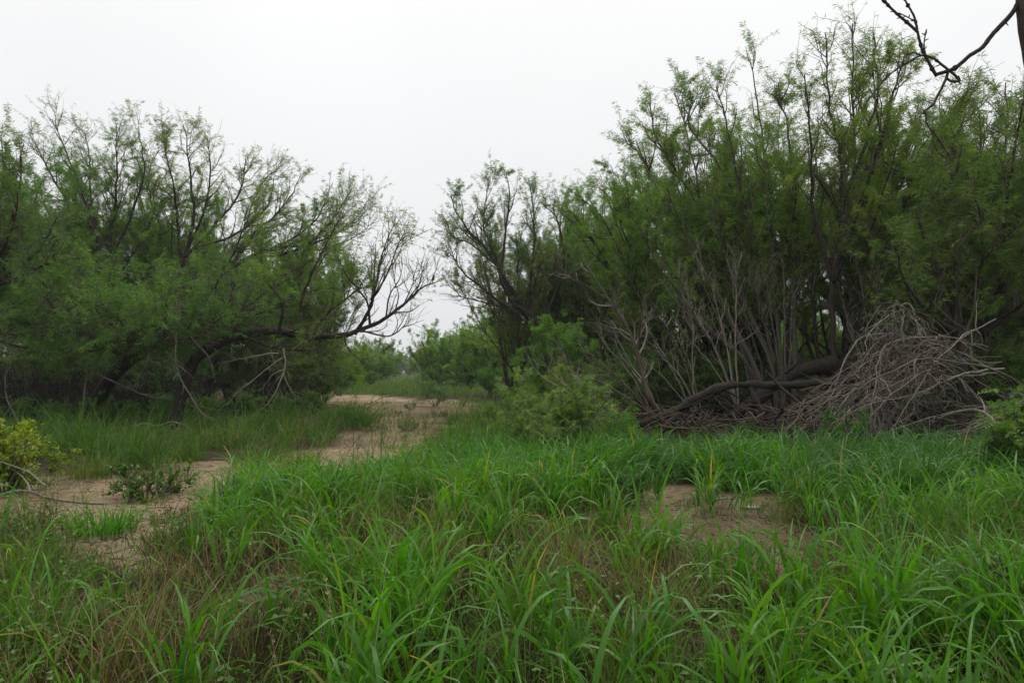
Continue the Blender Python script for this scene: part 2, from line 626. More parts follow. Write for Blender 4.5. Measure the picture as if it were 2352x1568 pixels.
def crown_from(limbs, rng, twigs, crown, leaf_kind='fine', br_den=4.2, br_len=1.5, tw_den=7, tw_len=.62, lf_den=35, ls=.13, lw=.015,
               br_up=.35, droop=-.35, bt0=.22, br_sides=4, even=1.6):
    """limbs: list of (curve (K,3), radii (K,), leaf density, branch density). Adds branches, twigs and leaves."""
    for P, Rr, ld, bd in limbs:
        L = np.linalg.norm(np.diff(P, axis=0), axis=1).sum()
        n = rng.poisson(max(br_den * L * bd, .5))
        if n == 0:
            continue
        idx, p, T, t = along(P[None], np.array([n]), bt0, 1.0, rng)
        ang = rng.uniform(.4, 1.0, n)
        d = side_dirs(T, ang, rng)
        bl = br_len * rng.uniform(.5, 1.25, n) * (1.15 - .6 * t) * min(1.0, .35 + L / 5)
        K = 6
        B = grow(p, d, bl, K, br_up, .16, rng)
        rb = np.interp(t, np.linspace(0, 1, len(Rr)), Rr)
        r0 = np.minimum(rb * .7, .012 + .011 * bl)
        rad = r0[:, None] * np.linspace(1, .22, K + 1)[None] + .0025
        tubes(twigs, B, rad, br_sides, rng)
        nt_ = rng.poisson(np.maximum(tw_den * bl, 1.2))
        idx2, p2, T2, t2 = along(B, nt_, .12, 1.0, rng)
        m = len(idx2)
        if m == 0:
            continue
        d2 = side_dirs(T2, rng.uniform(.35, 1.0, m), rng)
        tl = tw_len * rng.uniform(.45, 1.35, m)
        K2 = 2
        G = grow(p2, d2, tl, K2, .1, .2, rng)
        rad2 = (.0045 + .003 * rng.uniform(0, 1, m))[:, None] * np.linspace(1, .35, K2 + 1)[None]
        tubes(twigs, G, rad2, 3, rng)
        if ld <= 0 or crown is None:
            continue
        full = rng.gamma(even, 1 / even, n)                        # some branches full, some thin or bare
        btint = rng.uniform(-.25, .25, n)
        clump = rng.gamma(2.2, .45, m) * full[idx2]
        nl = rng.poisson(lf_den * tl * np.minimum(ld, 1.2) * clump)
        idx3, p3, T3, t3 = along(G, nl, .1, 1.0, rng)
        k = len(idx3)
        if k == 0:
            continue
        d3 = side_dirs(T3, rng.uniform(.5, 1.3, k), rng)
        d3 = unit(d3 + np.array([0, 0, droop]) * rng.uniform(.2, 2.2, k)[:, None])
        tint = np.clip(rng.normal(.5, .16, k) + (rng.uniform(-.15, .15, m) + btint[idx2])[idx3] + .5 * (rng.uniform(0, 1, k) > .985), 0, 1)
        Ls = ls * rng.uniform(.6, 1.3, k)
        if leaf_kind == 'fine':
            leaves_fine(crown, p3, d3, Ls, lw * rng.uniform(.7, 1.3, k), tint, rng)
        elif leaf_kind == 'feather':
            leaves_feather(crown, p3, d3, Ls, tint, rng)
        else:
            leaves_round(crown, p3, d3, Ls, lw * rng.uniform(.7, 1.3, k), tint, rng)


def make_tree(name, label, cat, seed, limbs, mat='mesquite', bark='bark', group=None, wig=.06, twig='twig', limb_name='limb', sides=9, **kw):
    """limbs: list of (points (px,py,Y), r0, r1, leaf density, branch density). The first starts in the ground."""
    rng = np.random.default_rng(seed)
    curves = []
    for i, (pts, r0, r1, ld, bd) in enumerate(limbs):
        K = max(8, 5 * len(pts))
        onground = (i == 0) or pts[0][1] > 925
        Pc = limb_curve(pts, K, rng, wig, onground)
        Rr = r0 + (r1 - r0) * np.linspace(0, 1, K) ** .8
        if onground:
            Rr[:2] *= np.array([1.5, 1.2])
        curves.append((Pc, Rr, ld, bd))
    base = curves[0][0][0].copy()
    base[2] = gz(base[0], base[1])
    root = thing(name, label, cat, base, group)
    for i, (Pc, Rr, ld, bd) in enumerate(curves):
        mb = MB()
        tubes(mb, Pc[None], Rr[None], sides if Rr[0] > .05 else 6, rng, gnarl=.13)
        mb.build('trunk' if i == 0 else limb_name, M[bark], root, base)
    tw, cr = MB(), MB()
    crown_from(curves, rng, tw, cr, **kw)
    if cr.n:
        co = cr.build('crown', M[mat], root, base)
        co['kind'] = 'stuff'
        tw.build('twigs', M[twig], co, base)['kind'] = 'stuff'
    elif tw.n:
        tw.build('twigs', M[twig], root, base)['kind'] = 'stuff'
    return root


def fan(start, tips, Y, rng, r0=.07, r1=.012, ld=1., bd=1., dY=1.6):
    """limbs from a fork to the given tips: out first, then up"""
    out = []
    for tp in tips:
        sx, sy = start
        tx, ty = tp[:2]
        Yt = Y + (tp[2] if len(tp) > 2 else rng.uniform(-dY, dY))
        m1 = (sx + (tx - sx) * .35 + rng.uniform(-14, 14), sy + (ty - sy) * .25 + rng.uniform(-10, 10), Y + (Yt - Y) * .3)
        m2 = (sx + (tx - sx) * .75 + rng.uniform(-14, 14), sy + (ty - sy) * .6 + rng.uniform(-10, 10), Y + (Yt - Y) * .7)
        out.append(([(sx, sy, Y), m1, m2, (tx, ty, Yt)], r0, r1, ld, bd))
    return out


def yy(pts, Y):
    return [(p[0], p[1], Y + (p[2] if len(p) > 2 else 0)) for p in pts]


rg = np.random.default_rng(3)
# ---- left of the track
Y = 25
make_tree('mesquite_tree', 'mesquite with dark forked trunk showing above the low foliage, second from left edge', 'tree', 11, [
    (yy([(275, 965), (268, 800), (258, 650), (250, 585)], Y), .17, .11, .3, .5),
    (yy([(252, 590), (215, 530), (160, 470), (110, 390), (70, 312)], Y), .10, .012, .75, 1),
    (yy([(235, 565), (190, 450), (150, 350), (120, 275)], Y - .5), .06, .012, .8, 1),
    (yy([(255, 600), (262, 500), (275, 400), (268, 285)], Y + .5), .08, .012, .6, 1),
    (yy([(252, 590), (300, 480), (330, 380), (318, 305)], Y), .06, .012, .65, 1),
    (yy([(250, 580), (205, 480), (205, 380), (195, 305)], Y + 1), .05, .012, .7, 1),
    (yy([(262, 640), (320, 560), (350, 490), (352, 430)], Y + .8), .05, .012, .8, 1),
    (yy([(262, 640), (180, 590), (90, 540), (30, 460)], Y - .8), .06, .012, .9, 1)], br_len=1.5)
Y = 26
make_tree('mesquite_tree', 'mesquite with slender upright trunk and airy round top left of the opening', 'tree', 12, [
    (yy([(395, 960), (408, 780), (420, 640), (425, 585)], Y), .15, .10, .3, .5),
    (yy([(420, 640), (412, 500), (395, 400), (372, 300)], Y), .07, .012, .8, 1),
    (yy([(425, 590), (442, 480), (432, 380), (420, 285)], Y - .4), .08, .012, .75, 1),
    (yy([(425, 590), (470, 480), (482, 390), (476, 318)], Y + .4), .06, .012, .65, 1),
    (yy([(420, 600), (352, 480), (342, 400), (365, 345)], Y + .9), .05, .012, .7, 1),
    (yy([(425, 590), (515, 500), (556, 430), (565, 358)], Y - .9), .06, .012, .75, 1),
    (yy([(430, 580), (540, 540), (610, 480), (630, 405)], Y), .06, .012, .75, 1),
    (yy([(418, 660), (500, 620), (560, 560), (600, 520)], Y - 1.5), .05, .012, .9, 1)], br_len=1.4)
Y = 27
make_tree('mesquite_tree', 'mesquite with limbs sweeping out to the opening, loose thin crown', 'tree', 13, [
    (yy([(330, 960), (420, 770), (490, 650), (540, 600)], Y), .16, .10, .3, .5),
    (yy([(500, 640), (570, 590), (650, 560), (725, 500), (765, 420)], Y), .08, .012, .8, 1),
    (yy([(540, 600), (600, 520), (660, 460), (690, 400)], Y + .5), .06, .012, .75, 1),
    (yy([(560, 595), (680, 570), (760, 510), (815, 425)], Y - .5), .06, .012, .5, 1),
    (yy([(600, 575), (720, 560), (800, 520), (850, 455)], Y), .05, .010, .4, 1),
    (yy([(640, 560), (740, 570), (820, 540), (868, 500)], Y + .6), .04, .010, .45, 1),
    (yy([(480, 660), (560, 650), (650, 630), (740, 590)], Y - 1.2), .05, .012, 1, 1.1),
    (yy([(460, 690), (560, 700), (660, 680), (760, 660)], Y - 1.5), .05, .012, 1, 1.1),
    (yy([(520, 620), (560, 520), (600, 430), (640, 385)], Y + 1.2), .05, .012, .7, 1)], br_len=1.4)
Y = 18.5
make_tree('leaning_mesquite', 'low leaning mesquite whose thick black limb reaches across, bare twig fan at its end', 'tree', 14, [
    (yy([(395, 965), (435, 855), (485, 800), (560, 772), (640, 765), (700, 772), (770, 770), (820, 762), (880, 735), (930, 700), (965, 668), (993, 650)], Y), .19, .011, .12, .35),
    (yy([(815, 768), (848, 710), (866, 640), (878, 580), (905, 515)], Y), .06, .010, .42, .9),
    (yy([(850, 690), (890, 630), (915, 560), (930, 530)], Y - .3), .03, .008, .35, .9),
    (yy([(885, 735), (895, 680), (918, 640), (925, 605)], Y), .03, .007, 0, 1),
    (yy([(925, 705), (940, 670), (950, 640), (938, 600)], Y + .2), .022, .006, 0, 1),
    (yy([(905, 722), (915, 680), (905, 640), (912, 600)], Y + .3), .022, .006, 0, 1),
    (yy([(830, 760), (890, 772), (925, 750), (940, 720)], Y - .2), .03, .006, 0, 1),
    (yy([(700, 772), (690, 700), (720, 620), (762, 540), (790, 470)], Y + .6), .06, .010, .45, 1),
    (yy([(850, 745), (842, 690), (800, 640), (775, 590)], Y - .5), .04, .01, .9, 1),
    (yy([(640, 765), (650, 700), (610, 640), (600, 590)], Y - .6), .05, .012, 1, 1),
    (yy([(560, 772), (640, 800), (720, 805), (770, 830)], Y - .5), .04, .01, .5, 1.2),
    (yy([(790, 770), (800, 800), (830, 830), (850, 840)], Y + .4), .035, .01, 1, 1.2),
    (yy([(720, 772), (740, 730), (790, 690), (830, 660)], Y - .5), .04, .01, 1, 1.1)], br_len=1.25, wig=.035)
Y = 20
make_tree('spreading_mesquite', 'dense spreading mesquite with low drooping foliage at the left woodland edge', 'tree', 15, [
    (yy([(195, 965), (255, 870), (335, 800), (405, 758), (450, 752)], Y), .24, .10, .5, .7)]
    + fan((300, 820), [(90, 640, -3), (180, 610, -1), (260, 640, -3), (60, 720, -2), (150, 700, 1), (230, 650, 1)], Y, rg, .06, .012, 0.75, 1.0, 2.2)
    + fan((405, 758), [(300, 610, -1), (370, 640, -4), (430, 610, 1), (500, 640, -3), (350, 660, 2), (440, 660, -4)], Y, rg, .06, .012, 0.75, 1.0, 2.2)
    + fan((330, 800), [(60, 740, -4), (130, 760, -3.5), (200, 690, -5), (270, 720, -5), (330, 760, -4), (380, 700, -5), (100, 680, -4), (440, 740, -4), (520, 720, -4), (20, 790, -3)], Y, rg, .04, .01, 0.75, 1.0)
    + fan((440, 755), [(540, 650, -3), (600, 680, -2), (660, 640, 0), (560, 700, -3), (680, 680, -1)], Y, rg, .05, .012, .65, 1.0, 1.8),
    br_len=1.3, br_den=3.6, lf_den=30, ls=.14, lw=.026, even=.7, mat='mesquite_dark')
Y = 18
make_tree('mesquite_tree', 'dense dark mesquite cut off by the left edge of the picture', 'tree', 16, [
    (yy([(-70, 985), (-50, 800), (-20, 650)], Y), .18, .11, .5, .5)]
    + fan((-20, 660), [(5, 335), (55, 330), (-60, 330), (95, 420), (130, 500), (40, 440), (-30, 460), (160, 580)], Y, rg, .07, .012, 1.15, 1.1, 1.8)
    + fan((-45, 780), [(120, 660), (60, 610), (170, 690), (20, 700), (110, 760), (-60, 620), (60, 800)], Y, rg, .06, .012, 1.15, 1.1, 1.8), mat='mesquite_dark', br_len=1.3)

# ---- right of the track
Y = 24
make_tree('leaning_mesquite', 'mesquite leaning left over the track, plumes of grey-green foliage above forked trunk', 'tree', 21, [
    (yy([(1295, 965), (1266, 850), (1246, 775), (1215, 727), (1180, 690), (1152, 640)], Y), .22, .09, .2, .4),
    (yy([(1215, 727), (1165, 640), (1110, 560), (1060, 500), (1035, 450)], Y), .09, .012, .9, 1),
    (yy([(1180, 690), (1140, 600), (1108, 520), (1122, 420)], Y + .3), .07, .012, .9, 1),
    (yy([(1152, 640), (1165, 540), (1172, 460), (1162, 400)], Y), .06, .012, .95, 1),
    (yy([(1215, 727), (1225, 620), (1228, 500), (1213, 410)], Y + .6), .07, .012, .9, 1),
    (yy([(1240, 760), (1290, 620), (1282, 520), (1250, 470)], Y - .4), .06, .012, .9, 1),
    (yy([(1195, 738), (1150, 708), (1110, 692), (1060, 682), (1012, 674)], Y - .3), .05, .007, 0, .9),
    (yy([(1200, 735), (1120, 670), (1060, 615), (1030, 560)], Y), .06, .01, .75, 1),
    (yy([(1130, 600), (1080, 560), (1040, 540), (1020, 500)], Y + .5), .04, .01, .7, 1),
    (yy([(1250, 790), (1200, 700), (1190, 600), (1200, 520)], Y + 1), .05, .01, .7, 1)], br_len=1.15, br_up=.7, mat='mesquite_grey')
Y = 26
make_tree('mesquite_tree', 'mesquite filling the gap between the leaning tree and tall right thicket', 'tree', 22, [
    (yy([(1345, 960), (1335, 800), (1325, 690)], Y), .16, .10, .5, .5)]
    + fan((1325, 700), [(1290, 470), (1340, 455), (1390, 440), (1430, 420), (1270, 560), (1420, 520), (1460, 560), (1350, 560), (1480, 480)], Y, rg, .07, .012, 1, 1.05),
    br_len=1.4, br_up=.5)
Y = 17
make_tree('many_stemmed_mesquite', 'tall many-stemmed mesquite fanning up and left behind the fallen trunk', 'tree', 23, [
    (yy([(1790, 950), (1745, 850), (1650, 660), (1550, 490), (1480, 370), (1440, 310)], Y), .085, .012, .85, .9),
    (yy([(1795, 950), (1765, 790), (1680, 590), (1605, 410), (1550, 215)], Y + .4), .08, .012, .85, .9),
    (yy([(1800, 950), (1780, 770), (1740, 560), (1695, 360), (1645, 200)], Y - .3), .08, .012, .85, .9),
    (yy([(1805, 950), (1800, 760), (1775, 530), (1760, 340), (1722, 140)], Y + .8), .08, .012, .85, .9),
    (yy([(1815, 950), (1822, 750), (1822, 530), (1800, 320), (1795, 225)], Y - .5), .075, .012, .85, .9),
    (yy([(1780, 950), (1720, 850), (1620, 740), (1520, 620), (1440, 480)], Y - .8), .06, .012, .9, .9),
    (yy([(1780, 950), (1700, 880), (1590, 790), (1500, 720), (1420, 580)], Y + 1.2), .05, .012, .85, .9),
    (yy([(1640, 650), (1600, 480), (1510, 330), (1490, 235)], Y + 1), .045, .012, .9, 1),
    (yy([(1720, 500), (1650, 380), (1590, 300), (1590, 230)], Y), .04, .012, .9, 1)]
    + [([(1800 + d_ * 6, 950, Y + dy), (1790 + d_ * 14, 780, Y + dy), (1770 + d_ * 24, 610, Y + dy), (1750 + d_ * 34, ty, Y + dy * 1.5)], .032, .008, .7, .8)
       for d_, dy, ty in [(-6, .6, 420), (-4.2, -.5, 360), (-3, 1, 300), (-1.5, .2, 280), (0, -.8, 330), (1.2, .7, 260), (2.4, -.2, 340), (3.4, 1.1, 300), (-5, 1.4, 470), (-7, 0, 520)]],
    bark='bark_grey', limb_name='stem', br_len=1.15, br_up=.7, br_den=3.0, bt0=.38)
Y = 15.5
make_tree('tall_mesquite', 'tallest mesquite, upright dark stems rising behind the heap of dead branches', 'tree', 24, [
    (yy([(1915, 970), (1906, 800), (1905, 650), (1926, 500), (1930, 380), (1905, 220), (1895, 75)], Y), .085, .012, .7, .8),
    (yy([(1905, 650), (1960, 490), (2010, 340), (2045, 210), (2075, 130)], Y), .07, .012, .75, .9),
    (yy([(1915, 700), (1945, 480), (1958, 300), (1958, 55)], Y + .6), .07, .012, .75, .9),
    (yy([(1905, 640), (1862, 490), (1850, 340), (1848, 170)], Y - .4), .06, .012, .75, .9),
    (yy([(1926, 500), (1990, 320), (2015, 190), (2008, 85)], Y + .3), .05, .012, .75, .9),
    (yy([(1930, 960), (1925, 780), (1960, 600), (2050, 420), (2110, 240)], Y + .8), .07, .012, .75, .9),
    (yy([(1895, 960), (1870, 800), (1850, 640), (1870, 450), (1878, 270)], Y + 1), .06, .012, .8, .9),
    (yy([(1945, 960), (1980, 800), (2000, 650), (2030, 500), (2060, 330)], Y + .2), .06, .012, .8, .9)],
    limb_name='stem', br_len=1.1, br_up=.7, br_den=3.6, bt0=.35)
Y = 13.5
make_tree('mesquite_tree', 'dense dark green mesquite at the right edge behind the dead heap', 'tree', 25, [
    (yy([(2215, 985), (2195, 780), (2165, 570), (2180, 410), (2200, 300)], Y), .11, .012, .9, 1),
    (yy([(2235, 985), (2260, 780), (2280, 560), (2290, 360), (2310, 190)], Y + .8), .09, .012, .9, 1)]
    + fan((2190, 760), [(2100, 470), (2140, 340), (2060, 580), (2120, 560), (2190, 520), (2080, 660)], Y, rg, .06, .012, 1.15, 1.1)
    + fan((2262, 760), [(2350, 230), (2400, 330), (2250, 260), (2330, 420), (2390, 480), (2240, 460), (2310, 560), (2400, 600), (2350, 680)], Y + .5, rg, .06, .012, 1.15, 1.1),
    mat='mesquite_dark', br_len=1.2, br_up=.5)
Y = 19
make_tree('leaning_mesquite', 'mesquite with thick black slanting trunk seen through the right thicket', 'tree', 26, [
    (yy([(2120, 960), (2050, 830), (1985, 745), (1915, 680), (1860, 620), (1820, 560), (1790, 500)], Y), .27, .13, .1, .2)]
    + fan((1840, 590), [(1700, 420), (1760, 380), (1820, 330), (1650, 500), (1880, 420), (1740, 520)], Y, rg, .08, .012, .8, .9)
    + fan((1960, 720), [(2000, 520), (2060, 450), (1940, 480)], Y, rg, .08, .012, .9, .9), br_len=1.4)
Y = 16
make_tree('mesquite_tree', 'mesquite with dark horizontal limb entering from the right edge', 'tree', 27, [
    (yy([(2520, 985), (2450, 840), (2375, 755), (2300, 727), (2250, 716), (2200, 720)], Y), .2, .05, .5, .7),
    (yy([(2262, 718), (2275, 640), (2262, 540), (2240, 420)], Y), .07, .012, 1, 1),
    (yy([(2320, 732), (2290, 790), (2265, 830)], Y), .06, .02, .5, .6)]
    + fan((2400, 780), [(2330, 480), (2420, 420), (2480, 500), (2380, 560), (2300, 640)], Y, rg, .07, .012, 1.1, 1.1), mat='mesquite_dark', br_len=1.3)


def make_shrub(name, label, seed, px, py, h, w, mat, kind, n_stems=12, cat='shrub', Yb=None, bark='twig', lean=0., group=None, up=.35, **kw):
    rng = np.random.default_rng(seed)
    if Yb is None:
        bx, by = ground_at(px, py)
    else:
        bx, by = (px - CX) / FP * Yb, Yb
    base = np.array((bx, by, float(gz(bx, by))))
    root = thing(name, label, cat, base, group)
    a = rng.uniform(0, 6.28, n_stems)
    sp = rng.uniform(.05, 1, n_stems) ** .7
    d = unit(np.stack([np.cos(a) * sp * w / h + lean, np.sin(a) * sp * w / h, np.full(n_stems, .9)], 1))
    P0 = base + np.stack([np.cos(a) * .05, np.sin(a) * .05, np.full(n_stems, -.04)], 1)
    L = h * rng.uniform(.65, 1.1, n_stems)
    S_ = grow(P0, d, L, 7, .1, .1, rng)
    st = MB()
    r = (.006 + .007 * h) * rng.uniform(.6, 1.1, n_stems)
    rad = r[:, None] * np.linspace(1, .25, 8)[None]
    tubes(st, S_, rad, 5, rng)
    st.build('stems', M[bark], root, base)['kind'] = 'stuff'
    tw, cr = MB(), MB()
    crown_from([(S_[i], rad[i], 1., 1.) for i in range(n_stems)], rng, tw, cr, leaf_kind=kind, br_up=up, **kw)
    if cr.n:
        co = cr.build('crown', M[mat], root, base)
        co['kind'] = 'stuff'
        tw.build('twigs', M[bark], co, base)['kind'] = 'stuff'
    else:
        tw.build('twigs', M[bark], root, base)['kind'] = 'stuff'
    return root



# ---- woodland behind: model trees, then copies of them with their parts
rb_ = np.random.default_rng(77)


def generic_tree(name, seed, h, w, mat, low):
    rng = np.random.default_rng(seed)
    px0 = 1176
    Yg = 40.0
    base = at(px0, 852 + CAM_H * FP / Yg, Yg)
    s = FP / Yg
    by = 852 + CAM_H * s
    limbs = [(yy([(px0, by), (px0 + 6, by - h * .18 * s), (px0 - 8, by - h * .36 * s)], Yg), .17, .10, .4, .4)]
    tips = []
    for k in range(15):
        a = rng.uniform(-1, 1)
        hh = rng.uniform(low, 1)
        ww = w * math.sqrt(max(0.05, 1 - (hh - .45) ** 2 / .36))
        tips.append((px0 + a * ww * s, by - hh * h * s, rng.uniform(-1, 1) * ww))
    limbs += fan((px0 - 6, by - h * .3 * s), tips, Yg, rng, .06, .012, 1.25, 1.15)
    return make_tree(name, '', 'tree', seed + 1, limbs, mat=mat, br_len=1.35, br_den=3.6, tw_den=7, lf_den=60, ls=.15, lw=.02, sides=7)


def vase_tree(name, seed, h, w, mat, n1=12, n2=15):
    """many-stemmed mesquite: stems fan out and up, fine feathery foliage"""
    rng = np.random.default_rng(seed)
    px0, Yg = 1176, 40.0
    s = FP / Yg
    by = 852 + CAM_H * s
    stems, limbs = [], []

    def tip():
        a = rng.uniform(0, 6.283)
        q = w * rng.uniform(.1, 1) ** .6
        return q * math.cos(a), q * math.sin(a), h * (1 - .38 * (q / w) ** 2) * rng.uniform(.78, 1.0)
    for k in range(n1):
        x, y, z = tip()
        pts = [(px0 + rng.normal() * 3, by, Yg)] + [(px0 + x * f * s + rng.normal() * 3, by - z * g * s, Yg + y * f) for f, g in ((.15, .23), (.38, .54), (.68, .85), (1, 1))]
        stems.append(pts)
        limbs.append((pts, rng.uniform(.045, .075), .010, 1, .8))
    for k in range(n2):
        p = stems[rng.integers(n1)]
        x, y, z = tip()
        j = rng.integers(1, 3)
        a = p[j]
        t = (px0 + x * s, by - z * s, Yg + y)
        m = tuple(a[i] * .5 + t[i] * .5 + (0, 12, 0)[i] + rng.normal() * 2 for i in range(2)) + (a[2] * .5 + t[2] * .5,)
        limbs.append(([a, m, t], .032, .009, 1, 1))
    return make_tree(name, '', 'tree', seed + 1, limbs, mat=mat, bark='bark', limb_name='stem', br_len=1.05, br_den=3.5, br_up=.55, tw_den=8, tw_len=.5, lf_den=64, ls=.115, lw=.0125,
                     bt0=.28, even=2.4, sides=6, wig=.05)


GV = vase_tree('background_mesquite', 401, 9.0, 3.9, 'mesquite')
GW = vase_tree('background_mesquite', 411, 9.0, 2.6, 'mesquite_grey', 9, 12)
GB = generic_tree('background_mesquite', 311, 7.5, 3.4, 'mesquite_dark', .15)
GC = generic_tree('background_mesquite', 321, 5.5, 2.8, 'mesquite_grey', .2)
GD = make_shrub('background_mesquite', '', 331, 1176, 0, 5.2, 3.9, 'mesquite', 'fine', 30, cat='tree', Yb=40, bark='bark', br_den=1.9, br_len=1.3, tw_den=5.5, tw_len=.5, lf_den=42, ls=.2, lw=.045,
                even=1.5, bt0=.12, up=.25)
gen = {'D': GD, 'B': GB, 'C': GC, 'V': GV, 'W': GW}
first = {k_: True for k_ in gen}


def place(kind, px, Yp, s, rot, label, group, name='background_mesquite'):
    src = gen[kind]
    o = src if first[kind] else copy_tree(src)
    first[kind] = False
    o.name = name
    x = (px - CX) / FP * Yp
    o.location = (x, Yp, gz(x, Yp) - .03)
    o.scale = (s, s, s)
    o.rotation_euler = (0, 0, rot)
    o['label'] = label
    if group:
        o['group'] = group
    elif 'group' in o:
        del o['group']
    return o


WK = {'V': 'tall green many-stemmed mesquite', 'W': 'slender grey-green many-stemmed mesquite', 'B': 'broad dark green mesquite', 'C': 'low grey-green mesquite', 'D': 'round bushy green mesquite'}
GL = 'woodland trees behind the left edge'
for (k, px, Yp, s) in [('B', -140, 25, 1.1), ('V', -10, 25, 1.05), ('V', 130, 27, 1.18), ('V', 265, 28, 1.2), ('V', 410, 28, 1.18), ('V', 540, 29, 1.08), ('V', 640, 30, 1.0), ('W', 720, 30, .92),
                       ('B', 60, 31, .95), ('B', 250, 31, .85), ('B', 420, 32, .8), ('B', 570, 33, .8), ('B', 680, 35, .75), ('C', 480, 27, .75), ('C', 120, 23, .8), ('C', 620, 28, .75), ('C', 350, 24, .7), ('C', 725, 32, .7)]:
    place(k, px, Yp, s, rb_.uniform(0, 6.28), WK[k] + ' behind the front trees left of the track', GL)
GR = 'woodland trees behind the right thicket'
for (k, px, Yp, s) in [('W', 1180, 26, .95), ('W', 1290, 27, .92), ('W', 1370, 26, .95), ('W', 1450, 24, .95), ('V', 1540, 20, .98), ('W', 1650, 21, 1.14), ('V', 1760, 19, 1.08), ('V', 1920, 18, 1.14),
                       ('V', 2150, 17, .95), ('V', 2290, 16, .92), ('W', 2390, 16.5, .98), ('B', 1500, 28, .55), ('B', 1680, 28, .5), ('B', 2020, 23, .65), ('B', 2240, 18, .8), ('B', 2440, 16, 1.0),
                       ('C', 1460, 23, .6), ('C', 1600, 22, .5), ('C', 2050, 18.5, .6), ('C', 1800, 21, .45), ('C', 1920, 20, .5), ('C', 2200, 15.5, .65), ('D', 1390, 30, .9), ('D', 1600, 31, .8), ('D', 1760, 29, .8), ('D', 1860, 27, .75), ('D', 1960, 27, .8), ('D', 2120, 25, .8), ('D', 2300, 22, .7)]:
    place(k, px, Yp, s, rb_.uniform(0, 6.28), WK[k] + ' behind the thicket right of the track', GR)
place('D', 1165, 41, 1.0, 1.0, 'dark bushy mesquite hanging low beside the track, right of the feathery shrub', None, 'bushy_mesquite')
place('D', 1235, 37, .9, 2.2, 'dark bushy mesquite under the leaning tree, behind the young mesquite', None, 'bushy_mesquite')
place('D', 1005, 60, 1.0, .4, 'paler mesquite standing where the track bends, open trunk at its left side', None)
place('D', 1080, 54, 1.1, 2.4, 'grey-green mesquite between the bend tree and dark bushy mesquite', None)
place('D', 1130, 58, 1.25, 3.9, 'mesquite tree behind the two trees at the track bend', None)
place('D', 845, 66, .8, 4.4, 'mesquite left of the far meadow, below the bare twig fan', None)
place('D', 780, 56, .8, 5.1, 'mesquite left of the far meadow, partly behind the long black limb', None)
place('D', 880, 95, 1.0, 1.9, 'hazy pale mesquite at the far left end of the meadow', None)
GF = 'hazy far trees at the end of the track'
for (k, px, Yp, s) in [('D', 845, 110, 1.3), ('D', 905, 150, 1.3), ('B', 870, 170, 1.1), ('D', 940, 200, 1.2), ('D', 985, 120, 1.1), ('D', 1010, 100, 1.2), ('D', 950, 270, 1.3), ('B', 925, 230, 1.0), ('D', 990, 220, 1.3),
                       ('D', 820, 130, 1.4), ('D', 900, 280, 1.4), ('D', 975, 280, 1.4), ('B', 935, 300, 1.0), ('D', 1030, 160, 1.4), ('D', 920, 330, 1.2), ('D', 960, 340, 1.2)]:
    place(k, px, Yp, s, rb_.uniform(0, 6.28), 'pale hazy tree at the far end of the track', GF)


# ------------------------------------------------------------------ shrubs
FE = dict(br_den=6, br_len=.6, tw_den=8, tw_len=.3, lf_den=52, ls=.13, droop=-.1)
make_shrub('young_mesquite', 'wispy grey-green feathery young mesquite beside the grass at centre right', 41, 1275, 1082, 1.45, 1.15, 'mesquite_grey', 'feather', 20, **dict(FE, br_den=4.5, lf_den=28))
make_shrub('young_mesquite', 'bright green young mesquite with upright feathery top below the leaning tree', 42, 1300, 0, 2.6, 1.0, 'mesquite_light', 'fine', 14, Yb=17,
           br_den=4, br_len=.9, tw_den=8, tw_len=.4, lf_den=130, ls=.12, lw=.018, lean=-.05)
make_shrub('young_mesquite', 'low feathery mesquite at the track edge left of the larger feathery one', 43, 1165, 0, .9, .95, 'mesquite_light', 'fine', 12, Yb=12.5,
           br_den=6, br_len=.6, tw_den=8, tw_len=.3, lf_den=60, ls=.10, lw=.022)
YM = dict(br_den=5, br_len=.7, tw_den=8, tw_len=.32, lf_den=85, ls=.11, lw=.014)
make_shrub('young_mesquite', 'leafy young mesquite between the bright one and the pale dead sapling', 143, 1345, 0, 1.5, 1.0, 'mesquite_light', 'fine', 12, Yb=14, **YM)
make_shrub('young_mesquite', 'leafy young mesquite in the grass left of the bright upright one', 144, 1215, 0, 1.35, 1.1, 'mesquite_light', 'fine', 12, Yb=15, **YM)
make_shrub('young_mesquite', 'low spreading young mesquite under the pale dead sapling', 145, 1400, 0, .8, 1.0, 'mesquite', 'fine', 12, Yb=11.3, **YM)
make_shrub('young_mesquite', 'wispy feathery shrub growing on the bare track', 44, 1000, 935, 1.25, 1.0, 'mesquite_grey', 'fine', 12, br_den=5, br_len=.7, tw_den=7, tw_len=.35, lf_den=45, ls=.12, lw=.03)
make_shrub('feathery_shrub', 'feathery dark mesquite shrub at the right edge in front of the dead heap', 45, 2330, 0, 1.15, .9, 'mesquite_dark', 'feather', 12, Yb=8.2, **dict(FE, lf_den=24))
make_shrub('yellow_shrub', 'yellow-green shrub beside the forked fallen branch at the left edge', 46, 20, 1140, .85, .7, 'yellow_leaf', 'round', 30,
           br_den=7, br_len=.3, tw_den=16, tw_len=.16, lf_den=170, ls=.06, lw=.024, droop=-.5)
make_shrub('yellow_shrub', 'small yellow-green sprig behind the yellow shrub', 146, 60, 1050, .45, .25, 'yellow_leaf', 'round', 9,
           br_den=9, br_len=.25, tw_den=14, tw_len=.14, lf_den=170, ls=.06, lw=.024, droop=-.5)
make_shrub('yellow_shrub', 'upright yellow-green shoot at the left edge above the yellow shrub', 147, 5, 1075, .75, .3, 'yellow_leaf', 'round', 9,
           br_den=9, br_len=.25, tw_den=14, tw_len=.14, lf_den=170, ls=.06, lw=.024, droop=-.5)
